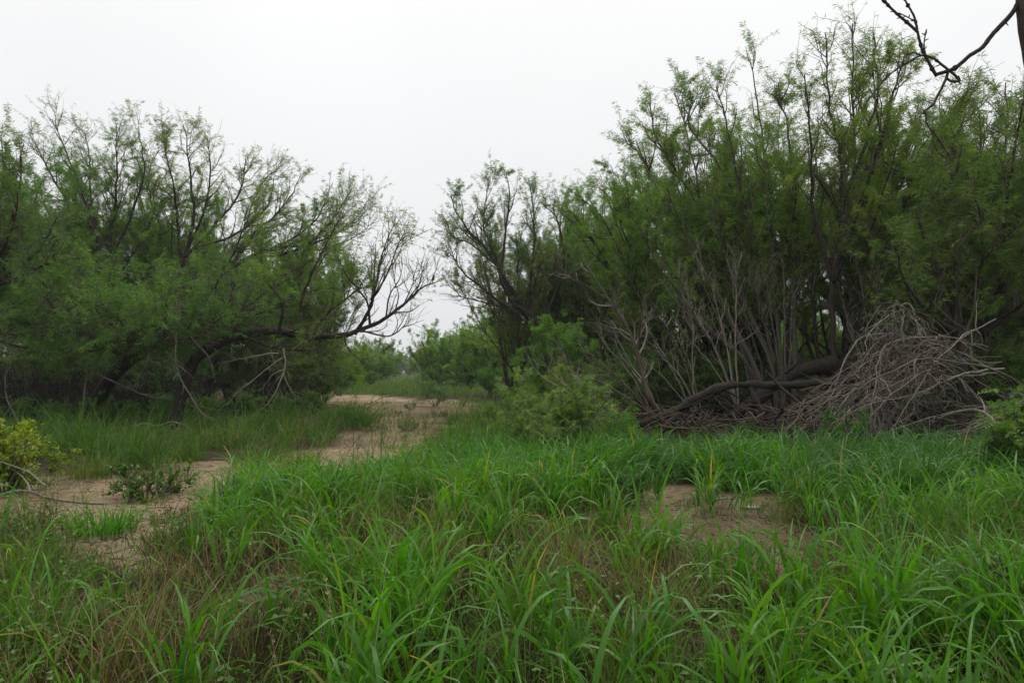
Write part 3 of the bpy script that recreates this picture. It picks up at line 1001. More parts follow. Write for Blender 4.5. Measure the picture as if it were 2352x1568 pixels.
make_shrub('green_shrub', 'low dark green shrub sitting on the bare sand at left', 47, 345, 1142, .5, .95, 'shrub', 'round', 30,
           br_den=10, br_len=.25, tw_den=16, tw_len=.13, lf_den=170, ls=.042, lw=.024, droop=0)
make_shrub('green_shrub', 'round dark green shrub at the edge of the right sand patch', 48, 1435, 1165, .5, .42, 'shrub', 'round', 26,
           br_den=10, br_len=.28, tw_den=16, tw_len=.14, lf_den=170, ls=.035, lw=.017, droop=0)
make_shrub('green_shrub', 'small-leaved green shrub among tall grass in bottom right corner', 49, 2330, 1500, .62, .55, 'shrub', 'round', 22,
           br_den=10, br_len=.28, tw_den=15, tw_len=.15, lf_den=110, ls=.034, lw=.022, droop=0)
make_shrub('green_shrub', 'leafy bright green shrub in the tall grass in front of the dead heap', 50, 1930, 0, .85, .5, 'shrub', 'round', 20, Yb=10.6,
           br_den=9, br_len=.3, tw_den=14, tw_len=.16, lf_den=120, ls=.045, lw=.024, droop=0)
make_shrub('green_shrub', 'dark fine-leaved shrub below the feathery young mesquite', 51, 1290, 0, .6, .5, 'mesquite_dark', 'round', 22, Yb=9.4,
           br_den=9, br_len=.3, tw_den=14, tw_len=.16, lf_den=150, ls=.035, lw=.015, droop=0)
make_shrub('bare_shrub', 'small dry bare shrub at the edge of the right sand patch', 52, 1880, 1150, .42, .4, 'shrub', 'round', 18, bark='dead_dark',
           br_den=14, br_len=.25, tw_den=18, tw_len=.14, lf_den=0)
make_shrub('bare_shrub', 'low dry leafless shrub on sand near the left edge', 53, 110, 1215, .22, .42, 'shrub', 'round', 18, bark='dead_dark',
           br_den=14, br_len=.22, tw_den=18, tw_len=.12, lf_den=6, ls=.02, lw=.012)
# understory bushes in the shade
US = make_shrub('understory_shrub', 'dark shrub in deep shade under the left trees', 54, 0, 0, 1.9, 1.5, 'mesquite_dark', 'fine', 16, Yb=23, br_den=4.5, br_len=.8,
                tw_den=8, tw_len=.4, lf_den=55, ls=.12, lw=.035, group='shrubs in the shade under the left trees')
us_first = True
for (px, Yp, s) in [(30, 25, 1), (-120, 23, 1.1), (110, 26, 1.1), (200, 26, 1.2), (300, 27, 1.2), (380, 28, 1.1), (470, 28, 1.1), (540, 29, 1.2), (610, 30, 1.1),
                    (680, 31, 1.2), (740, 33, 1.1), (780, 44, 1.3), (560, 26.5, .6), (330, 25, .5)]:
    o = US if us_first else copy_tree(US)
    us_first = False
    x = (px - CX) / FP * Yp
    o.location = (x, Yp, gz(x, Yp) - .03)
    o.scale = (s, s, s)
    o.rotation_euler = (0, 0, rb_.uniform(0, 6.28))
for (px, Yp, s) in [(40, 18.5, .45), (130, 19, .4), (235, 20, .5), (300, 20.5, .35), (390, 21, .5), (480, 22, .4), (570, 22.5, .5), (650, 23.5, .45), (-40, 17.5, .5), (720, 25, .5)]:
    o = copy_tree(US)
    x = (px - CX) / FP * Yp
    o.location = (x, Yp, gz(x, Yp) - .03)
    o.scale = (s, s, s)
    o.rotation_euler = (0, 0, rb_.uniform(0, 6.28))
    o['label'] = 'low leafy shrub where the grass meets the left woodland shade'
    o['group'] = 'low shrubs along the left woodland edge'
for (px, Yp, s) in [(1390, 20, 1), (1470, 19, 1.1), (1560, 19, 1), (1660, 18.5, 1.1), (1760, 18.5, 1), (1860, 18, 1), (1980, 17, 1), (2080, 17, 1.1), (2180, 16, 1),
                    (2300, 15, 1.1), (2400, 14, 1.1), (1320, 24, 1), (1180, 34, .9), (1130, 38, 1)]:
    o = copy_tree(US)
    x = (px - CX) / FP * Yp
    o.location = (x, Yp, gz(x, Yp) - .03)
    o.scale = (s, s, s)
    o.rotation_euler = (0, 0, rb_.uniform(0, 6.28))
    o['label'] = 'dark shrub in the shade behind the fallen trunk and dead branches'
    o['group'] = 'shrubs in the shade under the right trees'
UB = make_shrub('bare_shrub', 'leafless brush with bark colour darkened for the deep shade under the left trees', 56, 0, 0, 1.7, 1.3, 'shrub', 'fine', 16, Yb=21, bark='bark', br_den=6, br_len=.8,  # dark bark instead of twig brown puts the canopy's shade into the colour
                tw_den=8, tw_len=.4, lf_den=0, group='leafless brush under the left trees')
ub_first = True
for (px, Yp, s) in [(20, 19, 1), (-60, 18, 1), (110, 20, 1.1), (200, 21, 1), (290, 21.5, 1), (370, 22, 1.1), (450, 23, .9), (540, 23.5, .9), (620, 24, .8), (150, 22.5, 1.3), (330, 24, 1.3), (690, 26, .8)]:
    o = UB if ub_first else copy_tree(UB)
    ub_first = False
    x = (px - CX) / FP * Yp
    o.location = (x, Yp, gz(x, Yp) - .03)
    o.scale = (s, s, s)
    o.rotation_euler = (0, 0, rb_.uniform(0, 6.28))
# small plants on the bare track
SP = make_shrub('small_plant', 'small green weed growing on the bare track', 55, 945, 942, .38, .4, 'shrub', 'round', 12, cat='plant', group='small weeds on the bare track',
                br_den=9, br_len=.25, tw_den=10, tw_len=.12, lf_den=50, ls=.07, lw=.03, droop=0)
for (px, py, s) in [(915, 948, .5), (1065, 935, 1.0), (1090, 928, .9), (820, 950, 1.1), (880, 985, .5), (940, 990, .8), (1010, 955, .9), (1050, 965, .6), (775, 990, .6)]:
    o = copy_tree(SP)
    x, y = ground_at(px, py)
    o.location = (x, y, gz(x, y) - .01)
    o.scale = (s, s, s * .9)
    o.rotation_euler = (0, 0, rb_.uniform(0, 6.28))


# ------------------------------------------------------------------ dead wood
def wood(name, label, cat, seed, limbs, mat='dead', twig=None, group=None, wig=.05, br=None, base=None, on_ground=False, gnarl=.15, sides=8):
    """limbs: (points (px,py,Y) , r0, r1, branch density)"""
    rng = np.random.default_rng(seed)
    cs = []
    for pts, r0, r1, bd in limbs:
        K = max(8, 5 * len(pts))
        Pc = wiggle(spline(np.array([at(*p) for p in pts]), K), wig, rng)
        if on_ground:
            Pc[:, 2] = np.maximum(Pc[:, 2], gz(Pc[:, 0], Pc[:, 1]) + r0 * .6)
        Rr = r0 + (r1 - r0) * np.linspace(0, 1, K)
        cs.append((Pc, Rr, 0, bd))
    b = cs[0][0][0].copy()
    b[2] = gz(b[0], b[1])
    root = thing(name, label, cat, b, group)
    for i, (Pc, Rr, _, bd) in enumerate(cs):
        mb = MB()
        if Rr[0] > .04:                                  # knots and swellings
            Rr = Rr * (1 + .35 * (np.convolve(rng.normal(size=len(Rr) + 2), [.3, .5, .3], 'valid')))
        tubes(mb, Pc[None], np.abs(Rr)[None], sides if Rr[0] > .03 else 5, rng, gnarl=gnarl)
        mb.build('trunk' if i == 0 else 'limb', M[mat], root, b)
    if br:
        tw = MB()
        crown_from([c for c in cs if c[3] > 0], rng, tw, None, **br)
        if tw.n:
            tw.build('twigs', M[twig or mat], root, b)['kind'] = 'stuff'
    return root


wood('fallen_log', 'fallen gnarled dark trunk lying aslant across the thicket foot', 'log', 61, [
    ([(1432, 985, 12.6), (1500, 962, 12.8), (1545, 945, 13), (1600, 912, 13.1), (1650, 890, 13.3), (1720, 880, 13.5), (1800, 884, 13.7), (1900, 878, 14), (1985, 872, 14.3), (2040, 905, 14.5)], .055, .10, .5),
    ([(1560, 955, 12.9), (1530, 975, 12.6), (1515, 1010, 12.4), (1510, 1050, 12.3)], .06, .03, .3),
    ([(1720, 885, 13.5), (1740, 925, 13.2), (1765, 960, 13), (1770, 1010, 12.8)], .05, .04, .2)],
    mat='log_bark', wig=.03, br=dict(br_den=2, br_len=.8, tw_den=5, tw_len=.4, br_up=.2), gnarl=.22, sides=11)
wood('arched_log', 'thick black trunk arching just behind the fallen trunk', 'log', 62, [
    ([(1680, 960, 14.8), (1780, 885, 14.8), (1840, 852, 15), (1900, 842, 15), (1960, 852, 15), (2010, 885, 14.9), (2060, 960, 14.8)], .12, .22, .15),
    ([(1770, 890, 14.8), (1800, 860, 14.8), (1830, 835, 14.6)], .05, .02, .8)], mat='bark', wig=.02, br=dict(br_den=2, br_len=.6, tw_den=5, tw_len=.3), gnarl=.2, sides=11)

rp = np.random.default_rng(91)
arcs = [([(2268, 945, 13.2), (2200, 870, 13), (2110, 815, 12.6), (2040, 835, 12.3), (1960, 900, 12), (1880, 985, 11.8)], .045, .012, 1),
        ([(2262, 940, 13.1), (2180, 860, 12.9), (2100, 828, 12.5), (2020, 905, 12.1), (1985, 960, 11.9), (1940, 1030, 11.6)], .055, .014, 1),
        ([(2130, 900, 12.6), (2070, 920, 12.3), (2040, 965, 12), (2010, 1010, 11.7), (1975, 1060, 11.5)], .05, .02, .8)]
for k in range(34):
    sx, sy = 2225 + rp.normal() * 80, 885 + rp.normal() * 60
    pk = 2085 + rp.normal() * 80
    py_ = 845 + rp.uniform(-80, 90)
    ex = 1950 + rp.uniform(-175, 125)
    ey = 1048 + rp.uniform(-45, 25) - max(0, (1900 - ex)) * .25
    y0 = 12.8 + rp.normal() * .5
    y1 = 11.3 + rp.normal() * .4
    arcs.append(([(sx, sy, y0), ((sx + pk) / 2 + 15, (sy + py_) / 2 - 20, y0 * .6 + y1 * .4), (pk, py_, (y0 + y1) / 2), ((pk + ex) / 2 - 12, (py_ + ey) / 2 - 18, y1 * .8 + y0 * .2), (ex, ey, y1)],
                 .007 + rp.exponential(.007), .004, .9))
for k in range(34):                                    # twigs draping from a broken bough
    f = rp.uniform(0, 1) ** 1.3
    ax, ay = 2058 + f * 75, 695 + f * 75
    side = rp.normal() * .8 - .1
    ex = ax + side * 62 + rp.normal() * 10
    ey = ay + rp.uniform(70, 190)
    y0 = 12.8 + rp.normal() * .25
    y1 = 12.6 + rp.normal() * .45
    arcs.append(([(ax, ay, y0), (ax + side * 28, ay + 14 + rp.normal() * 8, y0), (ax + side * 58 + rp.normal() * 8, ay + 50 + rp.normal() * 12, (y0 + y1) / 2),
                  (ex + rp.normal() * 8, (ay + 50 + ey) / 2, y1), (ex, ey, y1)], rp.uniform(.009, .017), .004, .9))
arcs.append(([(2056, 690, 12.8), (2090, 728, 12.8), (2118, 775, 12.7), (2140, 850, 12.6), (2150, 930, 12.5)], .022, .012, .8))
for k in range(8):
    ex = rp.uniform(2130, 2180)
    arcs.append(([(2390, 900 + rp.normal() * 15, 11.8), (2310, 940 + rp.normal() * 10, 11.8), (2240, 975 + rp.normal() * 10, 11.7), (ex, 1000 + rp.normal() * 14, 11.6)], .014, .005, .6))
arcs.append(([(2300, 1040, 11), (2290, 985, 11.1), (2265, 950, 11.3), (2220, 940, 11.6), (2150, 960, 11.9)], .035, .012, .6))
wood('fallen_dead_crown', 'heap of grey dead branches arching over like a toppled tree crown', 'dead tree', 63, arcs, mat='dead', wig=.055,
     br=dict(br_den=2.6, br_len=.8, tw_den=4.5, tw_len=.35, br_up=-.2, br_sides=3), gnarl=.08)

# dead grey saplings standing in the thicket
wood('dead_sapling', 'reddish dark-barked dead sapling rising left from the fallen trunk', 'dead tree', 64, [
    ([(1535, 960, 13), (1492, 905, 13.2), (1470, 820, 13.4), (1440, 750, 13.6), (1385, 670, 13.8), (1335, 595, 14)], .065, .012, 1),
    ([(1462, 800, 13.4), (1475, 740, 13.2), (1480, 690, 13.1), (1500, 650, 13)], .02, .005, 1),
    ([(1400, 690, 13.8), (1320, 640, 13.7), (1270, 610, 13.6)], .02, .005, 1)], mat='dead_dark', twig='dead', br=dict(br_den=4, br_len=.9, tw_den=5, tw_len=.4, br_up=.3), wig=.03)


def dead_fan(label, seed, base, tips, r=.02, br_den=3.5, mat='dead'):
    rng = np.random.default_rng(seed)
    limbs = []
    for tx, ty, dy in tips:
        tx -= 45
        bx, by, Yb = base
        bx += rng.normal() * 8
        limbs.append(([(bx, by, Yb), (bx + (tx - bx) * .4, by + (ty - by) * .45, Yb + dy * .4), (bx + (tx - bx) * .8 + rng.normal() * 6, by + (ty - by) * .75, Yb + dy * .8), (tx, ty, Yb + dy)],
                      r * rng.uniform(.7, 1.2), .004, 1))
    return wood('dead_sapling', label, 'dead tree', seed, limbs, mat=mat, br=dict(br_den=br_den, br_len=.7, tw_den=4, tw_len=.35, br_up=.45, br_sides=3), wig=.05)


dead_fan('pale dead sapling with paired stems beside the feathery young mesquite', 71, (1388, 985, 12.2), [(1290, 830, 0), (1330, 800, .3), (1260, 820, -.2)], .022)
dead_fan('pale bare saplings standing just left of the reddish dead sapling', 72, (1520, 970, 13.4), [(1380, 780, .4), (1420, 740, 0), (1400, 820, -.3), (1450, 760, .5), (1350, 830, 0)], .016)
dead_fan('fan of thin grey dead stems behind the lower fallen trunk', 73, (1600, 945, 14.2), [(1510, 700, .5), (1560, 680, 0), (1540, 760, -.3), (1600, 720, .6), (1490, 790, .2), (1620, 690, .4)], .018)
dead_fan('grey dead stems standing in front of the many-stemmed mesquite', 74, (1690, 930, 14.8), [(1600, 610, .6), (1650, 560, 0), (1680, 640, -.3), (1720, 560, .8), (1580, 700, .2), (1640, 690, .3)], .02)
dead_fan('tangle of thin upright grey stems below the slanting black trunk', 75, (1800, 920, 15.5), [(1760, 560, .6), (1800, 600, 0), (1840, 580, -.3), (1720, 620, .8), (1870, 640, .2)], .018, mat='bark_grey')
dead_fan('brown leafless stems between the tallest mesquite and dead heap', 76, (2010, 930, 15), [(1960, 640, .6), (2010, 600, 0), (2050, 560, -.3), (2090, 600, .8), (1985, 700, .2)], .022, mat='bark_grey')
dead_fan('low bare grey twigs at the foot of the thicket beside the fallen trunk tip', 77, (1470, 1000, 12.6), [(1370, 900, .3), (1400, 870, 0), (1340, 930, -.3), (1420, 880, .3)], .012)

# dead branches hanging under the left trees
wood('broken_branch', 'pale broken branch hanging in a fork from the left canopy', 'branch', 81, [
    ([(412, 745, 16.6), (450, 790, 16.4), (475, 815, 16.4), (490, 850, 16.4), (497, 880, 16.4)], .025, .006, .4),
    ([(410, 748, 16.6), (405, 800, 16.5), (408, 850, 16.5), (440, 910, 16.4), (470, 950, 16.3), (500, 968, 16.2)], .022, .006, .5)],
    br=dict(br_den=1.5, br_len=.5, tw_den=3, tw_len=.3, br_up=-.3))
wood('broken_branch', 'pale drooping dead branch under the right end of the long black limb', 'branch', 82, [
    ([(650, 800, 17.6), (655, 840, 17.5), (640, 880, 17.3), (615, 925, 17.1), (570, 960, 16.9)], .03, .006, .9),
    ([(650, 820, 17.6), (600, 860, 17.4), (560, 890, 17.2), (520, 930, 17.0)], .018, .005, .9),
    ([(640, 810, 17.6), (570, 820, 17.4), (500, 835, 17.3)], .018, .005, .9)],
    br=dict(br_den=3.5, br_len=.8, tw_den=5, tw_len=.4, br_up=-.4))
wood('broken_branch', 'long dead branch slanting down through the dark shade at left', 'branch', 83, [
    ([(215, 855, 19), (280, 885, 18.8), (340, 910, 18.6), (400, 918, 18.5), (460, 935, 18.3), (530, 945, 18.2)], .03, .006, .6)],
    mat='dead', br=dict(br_den=2.5, br_len=.7, tw_den=4, tw_len=.35, br_up=-.2), wig=.02)
wood('broken_branch', 'upright pale dead stem in the shade near the left edge', 'branch', 84, [
    ([(188, 960, 19), (198, 880, 19), (200, 830, 19), (196, 770, 19)], .03, .012, .5)], br=dict(br_den=2, br_len=.5, tw_den=3, tw_len=.3))
wood('broken_branch', 'two crossed pale dead stems at the left edge of the shade', 'branch', 85, [
    ([(50, 985, 17), (20, 920, 17), (15, 870, 17), (30, 820, 17)], .025, .01, .5), ([(-10, 990, 17), (20, 940, 17), (45, 915, 17)], .02, .008, .4)],
    br=dict(br_den=2, br_len=.5, tw_den=3, tw_len=.3))

# fallen sticks on open ground
wood('fallen_branch', 'forked brown fallen branch lying on sand at the left edge', 'branch', 86, [
    ([(-40, 1160, 8.1), (20, 1128, 8.1), (70, 1128, 8.05), (105, 1150, 7.95), (138, 1172, 7.85), (190, 1170, 7.85), (245, 1163, 7.9)], .022, .009, .15),
    ([(72, 1130, 8.05), (50, 1095, 8.2), (5, 1062, 8.4)], .011, .006, .2),
    ([(85, 1138, 8.0), (100, 1118, 8.05), (145, 1100, 8.1)], .009, .005, .1),
    ([(104, 1115, 8.0), (70, 1085, 8.1), (-10, 1056, 8.2)], .011, .006, .1)], mat='dead', br=dict(br_den=1.5, br_len=.25, tw_den=3, tw_len=.15), on_ground=True, wig=.04)
wood('fallen_branch', 'long grey fallen branch in grass behind the yellow shrub', 'branch', 87, [
    ([(130, 1082, 11.2), (170, 1062, 11.6), (215, 1040, 12), (240, 1020, 12.4)], .022, .008, .6), ([(140, 1075, 11.3), (210, 1065, 11.6), (270, 1058, 11.8)], .012, .006, .6)],
    br=dict(br_den=3, br_len=.5, tw_den=4, tw_len=.25), on_ground=True)
wood('fallen_branch', 'curved fallen branch in grass before the dark shade at left', 'branch', 88, [
    ([(305, 980, 15.5), (335, 974, 15.5), (365, 980, 15.5), (395, 969, 15.5), (425, 976, 15.5)], .025, .012, .2)], br=dict(br_den=1, br_len=.4, tw_den=3, tw_len=.25))
wood('fallen_branch', 'thin bent dead twig arching over a grass tuft beside the bare track', 'branch', 89, [
    ([(760, 930, 24.5), (810, 938, 24), (850, 925, 23.8), (880, 912, 23.8)], .02, .006, .6)], mat='dead_dark', br=dict(br_den=2, br_len=.5, tw_den=4, tw_len=.25))
wood('fallen_stick', 'pale broken stick lying along the back of the right sand patch', 'stick', 90, [
    ([(1590, 1143, 8.3), (1640, 1151, 8.15), (1690, 1152, 8.1)], .016, .011, .0)], on_ground=True, gnarl=.25)
wood('fallen_stick', 'short bleached white piece of wood on the right sand patch', 'stick', 92, [
    ([(1700, 1170, 7.6), (1722, 1174, 7.55), (1745, 1178, 7.5)], .018, .022, .0)], mat='pale_wood', on_ground=True, gnarl=.3)
wood('fallen_stick', 'short pale bark piece at right end of the right sand patch', 'stick', 93, [
    ([(1850, 1168, 7.6), (1862, 1180, 7.5), (1880, 1190, 7.4)], .022, .012, .0)], mat='dead', on_ground=True, gnarl=.35)
wood('fallen_stick', 'dark twig sticking up beside a small tuft on the left sand', 'stick', 94, [
    ([(395, 1216, 6.7), (415, 1205, 6.75), (430, 1185, 6.8)], .009, .005, .3)], mat='dead_dark', br=dict(br_den=4, br_len=.15, tw_den=6, tw_len=.08), on_ground=True)

# brushwood litter under the fallen trunk
rng = np.random.default_rng(95)
bl = MB()
n = 620
pxs = np.concatenate([rng.uniform(1480, 1990, 420), rng.uniform(2020, 2330, 200)])
Ys = np.concatenate([rng.uniform(11.6, 14.8, 420), rng.uniform(11.6, 13.6, 200)])
P0 = np.stack([(pxs - CX) / FP * Ys, Ys, np.zeros(n)], 1)
P0[:, 2] = gz(P0[:, 0], P0[:, 1]) + rng.uniform(0, 1, n) ** 1.3 * .85
aa = rng.normal(2.9, 1.1, n)
D0 = unit(np.stack([np.cos(aa), np.sin(aa) * .7, rng.normal(.05, .42, n)], 1))
S_ = grow(P0, D0, rng.uniform(.3, 1.5, n), 5, -.12, .14, rng)
S_[..., 2] = np.maximum(S_[..., 2], gz(S_[..., 0], S_[..., 1]) + .01)
tubes(bl, S_, (rng.uniform(.006, .022, n) * (1 + 1.2 * (rng.uniform(0, 1, n) > .93)))[:, None] * np.linspace(1, .4, 6)[None], 4, rng)
o = bl.build('brushwood', M['dead_dark'])
tag(o, 'brown brushwood litter heaped under the fallen trunk', 'brushwood', kind='stuff')

# small twigs and leaf bits on bare ground
lt = MB()
n = 16000
yl = 3.5 + 28 * rng.uniform(0, 1, n) ** 2.4
xl = rng.uniform(-.85, .55, n) * yl
k = (sand(xl, yl) > .5)
xl, yl = xl[k], yl[k]
n = len(xl)
P0 = np.stack([xl, yl, gz(xl, yl) + .004], 1)
a = rng.uniform(0, 6.28, n)
D0 = np.stack([np.cos(a), np.sin(a), rng.normal(.03, .08, n)], 1)
half = n // 2
S_ = grow(P0[:half], D0[:half], rng.gamma(2, .045, half), 3, 0, .18, rng)
S_[..., 2] = np.maximum(S_[..., 2], gz(S_[..., 0], S_[..., 1]) + .003)
tubes(lt, S_, np.full((half, 4), 1.) * rng.uniform(.0015, .0045, half)[:, None], 3, rng)
leaves_round(lt, P0[half:] + np.array([0, 0, .008]), unit(D0[half:]), rng.uniform(.02, .08, n - half), rng.uniform(.008, .03, n - half), rng.uniform(0, 1, n - half), rng)
o = lt.build('ground_litter', M['dead_dark'])
tag(o, 'dry twigs and leaf bits scattered over the bare sand', 'litter', kind='stuff')


# ------------------------------------------------------------------ near dead branch, upper right
Yn = 4.6
rngn = np.random.default_rng(97)
root_b = at(2600, 1500, 5.2)
near = thing('dead_tree', 'dead tree at the right edge reaching a bare knobbly branch into the sky', 'dead tree', (root_b[0], root_b[1], gz(root_b[0], root_b[1])))
nb = np.array((root_b[0], root_b[1], float(gz(root_b[0], root_b[1]))))


def near_limb(name, pts, r0, r1, parent=near, knobs=0):
    pts = [at(p[0], p[1], p[2] if len(p) > 2 else Yn) for p in pts]
    K = 6 * len(pts)
    P = wiggle(spline(pts, K), .02, rngn)
    mb = MB()
    Rr = r0 + (r1 - r0) * np.linspace(0, 1, K)
    for j in rngn.integers(2, K - 1, knobs):
        Rr[j] *= 1.6
    tubes(mb, P[None], Rr[None], 9, rngn, gnarl=.08)
    if knobs:                                            # short spur twigs and buds
        idx, p, T, t = along(P[None], np.array([knobs]), .1, 1, rngn)
        d = side_dirs(T, rngn.uniform(.7, 1.3, knobs), rngn)
        Sg = grow(p, d, rngn.uniform(.015, .05, knobs), 2, 0, .1, rngn)
        tubes(mb, Sg, np.array([.004, .0045, .002])[None] * np.ones((knobs, 1)), 5, rngn)
    return mb.build(name, M['near_bark'], parent, nb)


tb = [(2600, 1500, 5.2), (2530, 900, 5.0), (2440, 450, 4.8), (2378, 150, 4.65), (2356, 40, 4.6), (2346, -60, 4.6), (2335, -300, 4.6)]
ptsb = [at(*p) for p in tb]
ptsb[0][2] = nb[2] - .1
mb = MB()
Pt = spline(ptsb, 40)
tubes(mb, Pt[None], np.linspace(.10, .026, 40)[None], 12, rngn, gnarl=.06)
mb.build('trunk', M['near_bark'], near, nb)
near_limb('branch', [(2346, -10), (2325, 30), (2280, 80), (2255, 112), (2225, 130), (2190, 158), (2150, 172)], .017, .012, knobs=1)
near_limb('branch', [(2152, 176), (2135, 145), (2118, 110), (2108, 75), (2100, 40), (2083, 8), (2075, -10)], .011, .005, knobs=7)
near_limb('branch', [(2108, 75), (2075, 45), (2045, 18), (2020, -8)], .010, .007, knobs=4)
near_limb('branch', [(2205, 188), (2190, 170), (2165, 150), (2140, 132), (2115, 127), (2090, 140), (2065, 155), (2030, 185), (1990, 235)], .009, .005, knobs=6)
near_limb('branch', [(2115, 127), (2098, 122), (2082, 126)], .005, .004, knobs=1)
near_limb('branch', [(2178, 165), (2172, 185), (2155, 220), (2145, 238), (2125, 255), (2120, 262)], .010, .006, knobs=2)
near_limb('branch', [(2125, 255), (2130, 285), (2152, 315), (2172, 345), (2185, 370)], .005, .003, knobs=3)
near_limb('branch', [(2172, 178), (2185, 187), (2203, 186), (2200, 175)], .008, .008, knobs=1)
near_limb('branch', [(2122, 122), (2123, 95), (2128, 68)], .005, .004, knobs=3)
near_limb('branch', [(2102, 50), (2080, 38), (2060, 30), (2045, 27)], .004, .003, knobs=3)

# ------------------------------------------------------------------ bird on the branch tip
bird_c = at(995, 638, 18.5)
bm_ = MB()
K = 12
zc = np.array([-.17, -.13, -.09, -.06, -.02, .02, .05, .075, .095, .115, .13, .138])
xc = np.array([-.035, -.028, -.016, -.008, 0, .004, .006, .008, .012, .014, .014, .013])
rr = np.array([.010, .013, .016, .028, .042, .045, .036, .027, .028, .026, .016, .003])
tubes(bm_, np.stack([bird_c[0] + xc, np.full(K, bird_c[1]), bird_c[2] + zc], 1)[None], rr[None], 10, rngn)
bk = bird_c + np.array([.036, 0, .112])
tubes(bm_, np.stack([bk, bk + (.012, 0, -.002), bk + (.026, 0, -.006)])[None], np.array([[.008, .005, .001]]), 6, rngn)
for s in (-1, 1):
    f0 = bird_c + np.array([-.004, s * .014, -.05])
    tubes(bm_, np.stack([f0, f0 + (.006, 0, -.02), f0 + (.004, 0, -.045)])[None], np.array([[.006, .004, .003]]), 5, rngn)
o = bm_.build('bird', M['near_bark'], None, tuple(bird_c + np.array([0, 0, -.1])))
o.scale = (.82, .82, .82)
tag(o, 'small dark bird perched upright on the tip of the bare branch', 'bird')


# ------------------------------------------------------------------ grass
def blades(mb, P, az, th0, bend, L, W, K, tint, rng, power=1.4, twist=.5):
    """arching blades: P base, az heading, th0 lean at the base, bend total, L length, W width"""
    N = len(P)
    s = np.linspace(0, 1, K + 1)
    th = th0[:, None] + bend[:, None] * s[None] ** power
    ds = L[:, None] / K
    thm = (th[:, 1:] + th[:, :-1]) / 2
    r = np.concatenate([np.zeros((N, 1)), np.cumsum(np.sin(thm) * ds, 1)], 1)
    z = np.concatenate([np.zeros((N, 1)), np.cumsum(np.cos(thm) * ds, 1)], 1)
    ca, sa = np.cos(az)[:, None], np.sin(az)[:, None]
    curl = rng.normal(0, .12, N)[:, None] * (s ** 2)[None] * L[:, None]
    c = np.stack([P[:, 0:1] + r * ca - curl * sa, P[:, 1:2] + r * sa + curl * ca, P[:, 2:3] + z], -1)
    w = W[:, None] * .5 * np.minimum(1, .45 + 2.2 * s)[None] * (1 - s[None] ** 2.2) + .0004
    tw = rng.normal(0, twist, N)[:, None] + rng.normal(0, twist, N)[:, None] * s[None]
    sx, sy = -np.sin(az)[:, None], np.cos(az)[:, None]
    # side vector, rolled a little about the blade
    nx_ = np.cos(th) * ca
    ny_ = np.cos(th) * sa
    nz_ = -np.sin(th)
    S_ = np.stack([sx * np.cos(tw) + nx_ * np.sin(tw), sy * np.cos(tw) + ny_ * np.sin(tw), nz_ * np.sin(tw)], -1)
    V = np.stack([c + S_ * w[..., None], c - S_ * w[..., None]], 2)
    idx = np.arange(N * (K + 1) * 2).reshape(N, K + 1, 2)
    q = np.stack([idx[:, :-1, 0], idx[:, :-1, 1], idx[:, 1:, 1], idx[:, 1:, 0]], -1).reshape(-1, 4)
    mb.add(V.reshape(-1, 3), quads=q, tint=np.repeat(tint, (K + 1) * 2))


def scatter(n, y0, y1, x0, x1, rng, prob=None, ypow=1.0):
    """points in the wedge x0*y-1.2 .. x1*y+1.2"""
    y = y0 + (y1 - y0) * rng.uniform(0, 1, n) ** ypow
    xa, xb = x0 * y - 1.0, x1 * y + 1.0
    x = xa + (xb - xa) * rng.uniform(0, 1, n)
    keep = (sand(x, y) < .5) | (rng.uniform(0, 1, n) < .03)
    if prob is not None:
        keep &= rng.uniform(0, 1, n) < prob(x, y)
    return x[keep], y[keep]


def lush(x, y):
    """where broad-bladed grass stands thick"""
    v = vnoise(x, y, 1.3, 41) * .8 + vnoise(x, y, .5, 42) * .35
    for (px, py, r, wgt) in [(820, 1500, 1.0, .5), (980, 1180, 2.2, .45), (1800, 1450, 1.1, .4), (1250, 1080, 2.2, .4), (1650, 1320, .9, .3), (700, 1250, .9, .35), (2050, 1480, .9, .3),
                             (1900, 1090, 2.6, .4), (1600, 1070, 2.4, .4), (2100, 1150, 1.6, .2)]:
        gx_, gy_ = ground_at(px, py)
        v = v + wgt * np.exp(-((x - gx_) ** 2 + (y - gy_) ** 2) / (2 * (r * .6) ** 2))
    for (px, py, r, wgt) in [(420, 1430, .7, .3), (1300, 1380, .7, .35), (150, 1330, 1.0, .2), (1560, 1500, .4, .5)]:
        gx_, gy_ = ground_at(px, py)
        v = v - wgt * np.exp(-((x - gx_) ** 2 + (y - gy_) ** 2) / (2 * (r * .6) ** 2))
    return np.clip((v - .52) / .26, 0, 1)


def gh(x, y):
    """height of the growth"""
    h = .28 + .22 * vnoise(x, y, .8, 51) + .14 * vnoise(x, y, .3, 52)
    h = h + .16 * np.exp(-((x + 1.6) ** 2 / .8 + (y - 5.9) ** 2 / .6))
    h = h * (1 - .2 * np.clip((y - 9.5) / 2, 0, 1) * (x > .8) * (y < 15))
    # lower just in front of the sand patches and along the track
    h = h * (1 - .6 * np.exp(-((x - 1.8) ** 2 / 1.6 + (y - 5.7) ** 2 / .8)))
    h = h * (1 - .5 * np.exp(-((x + 2.9) ** 2 / 1.6 + (y - 4.9) ** 2 / .9)))
    h = h * (1 - .35 * np.exp(-((x + 1.9) ** 2 / 1.2 + (y - 8.4) ** 2 / 3)))
    return h


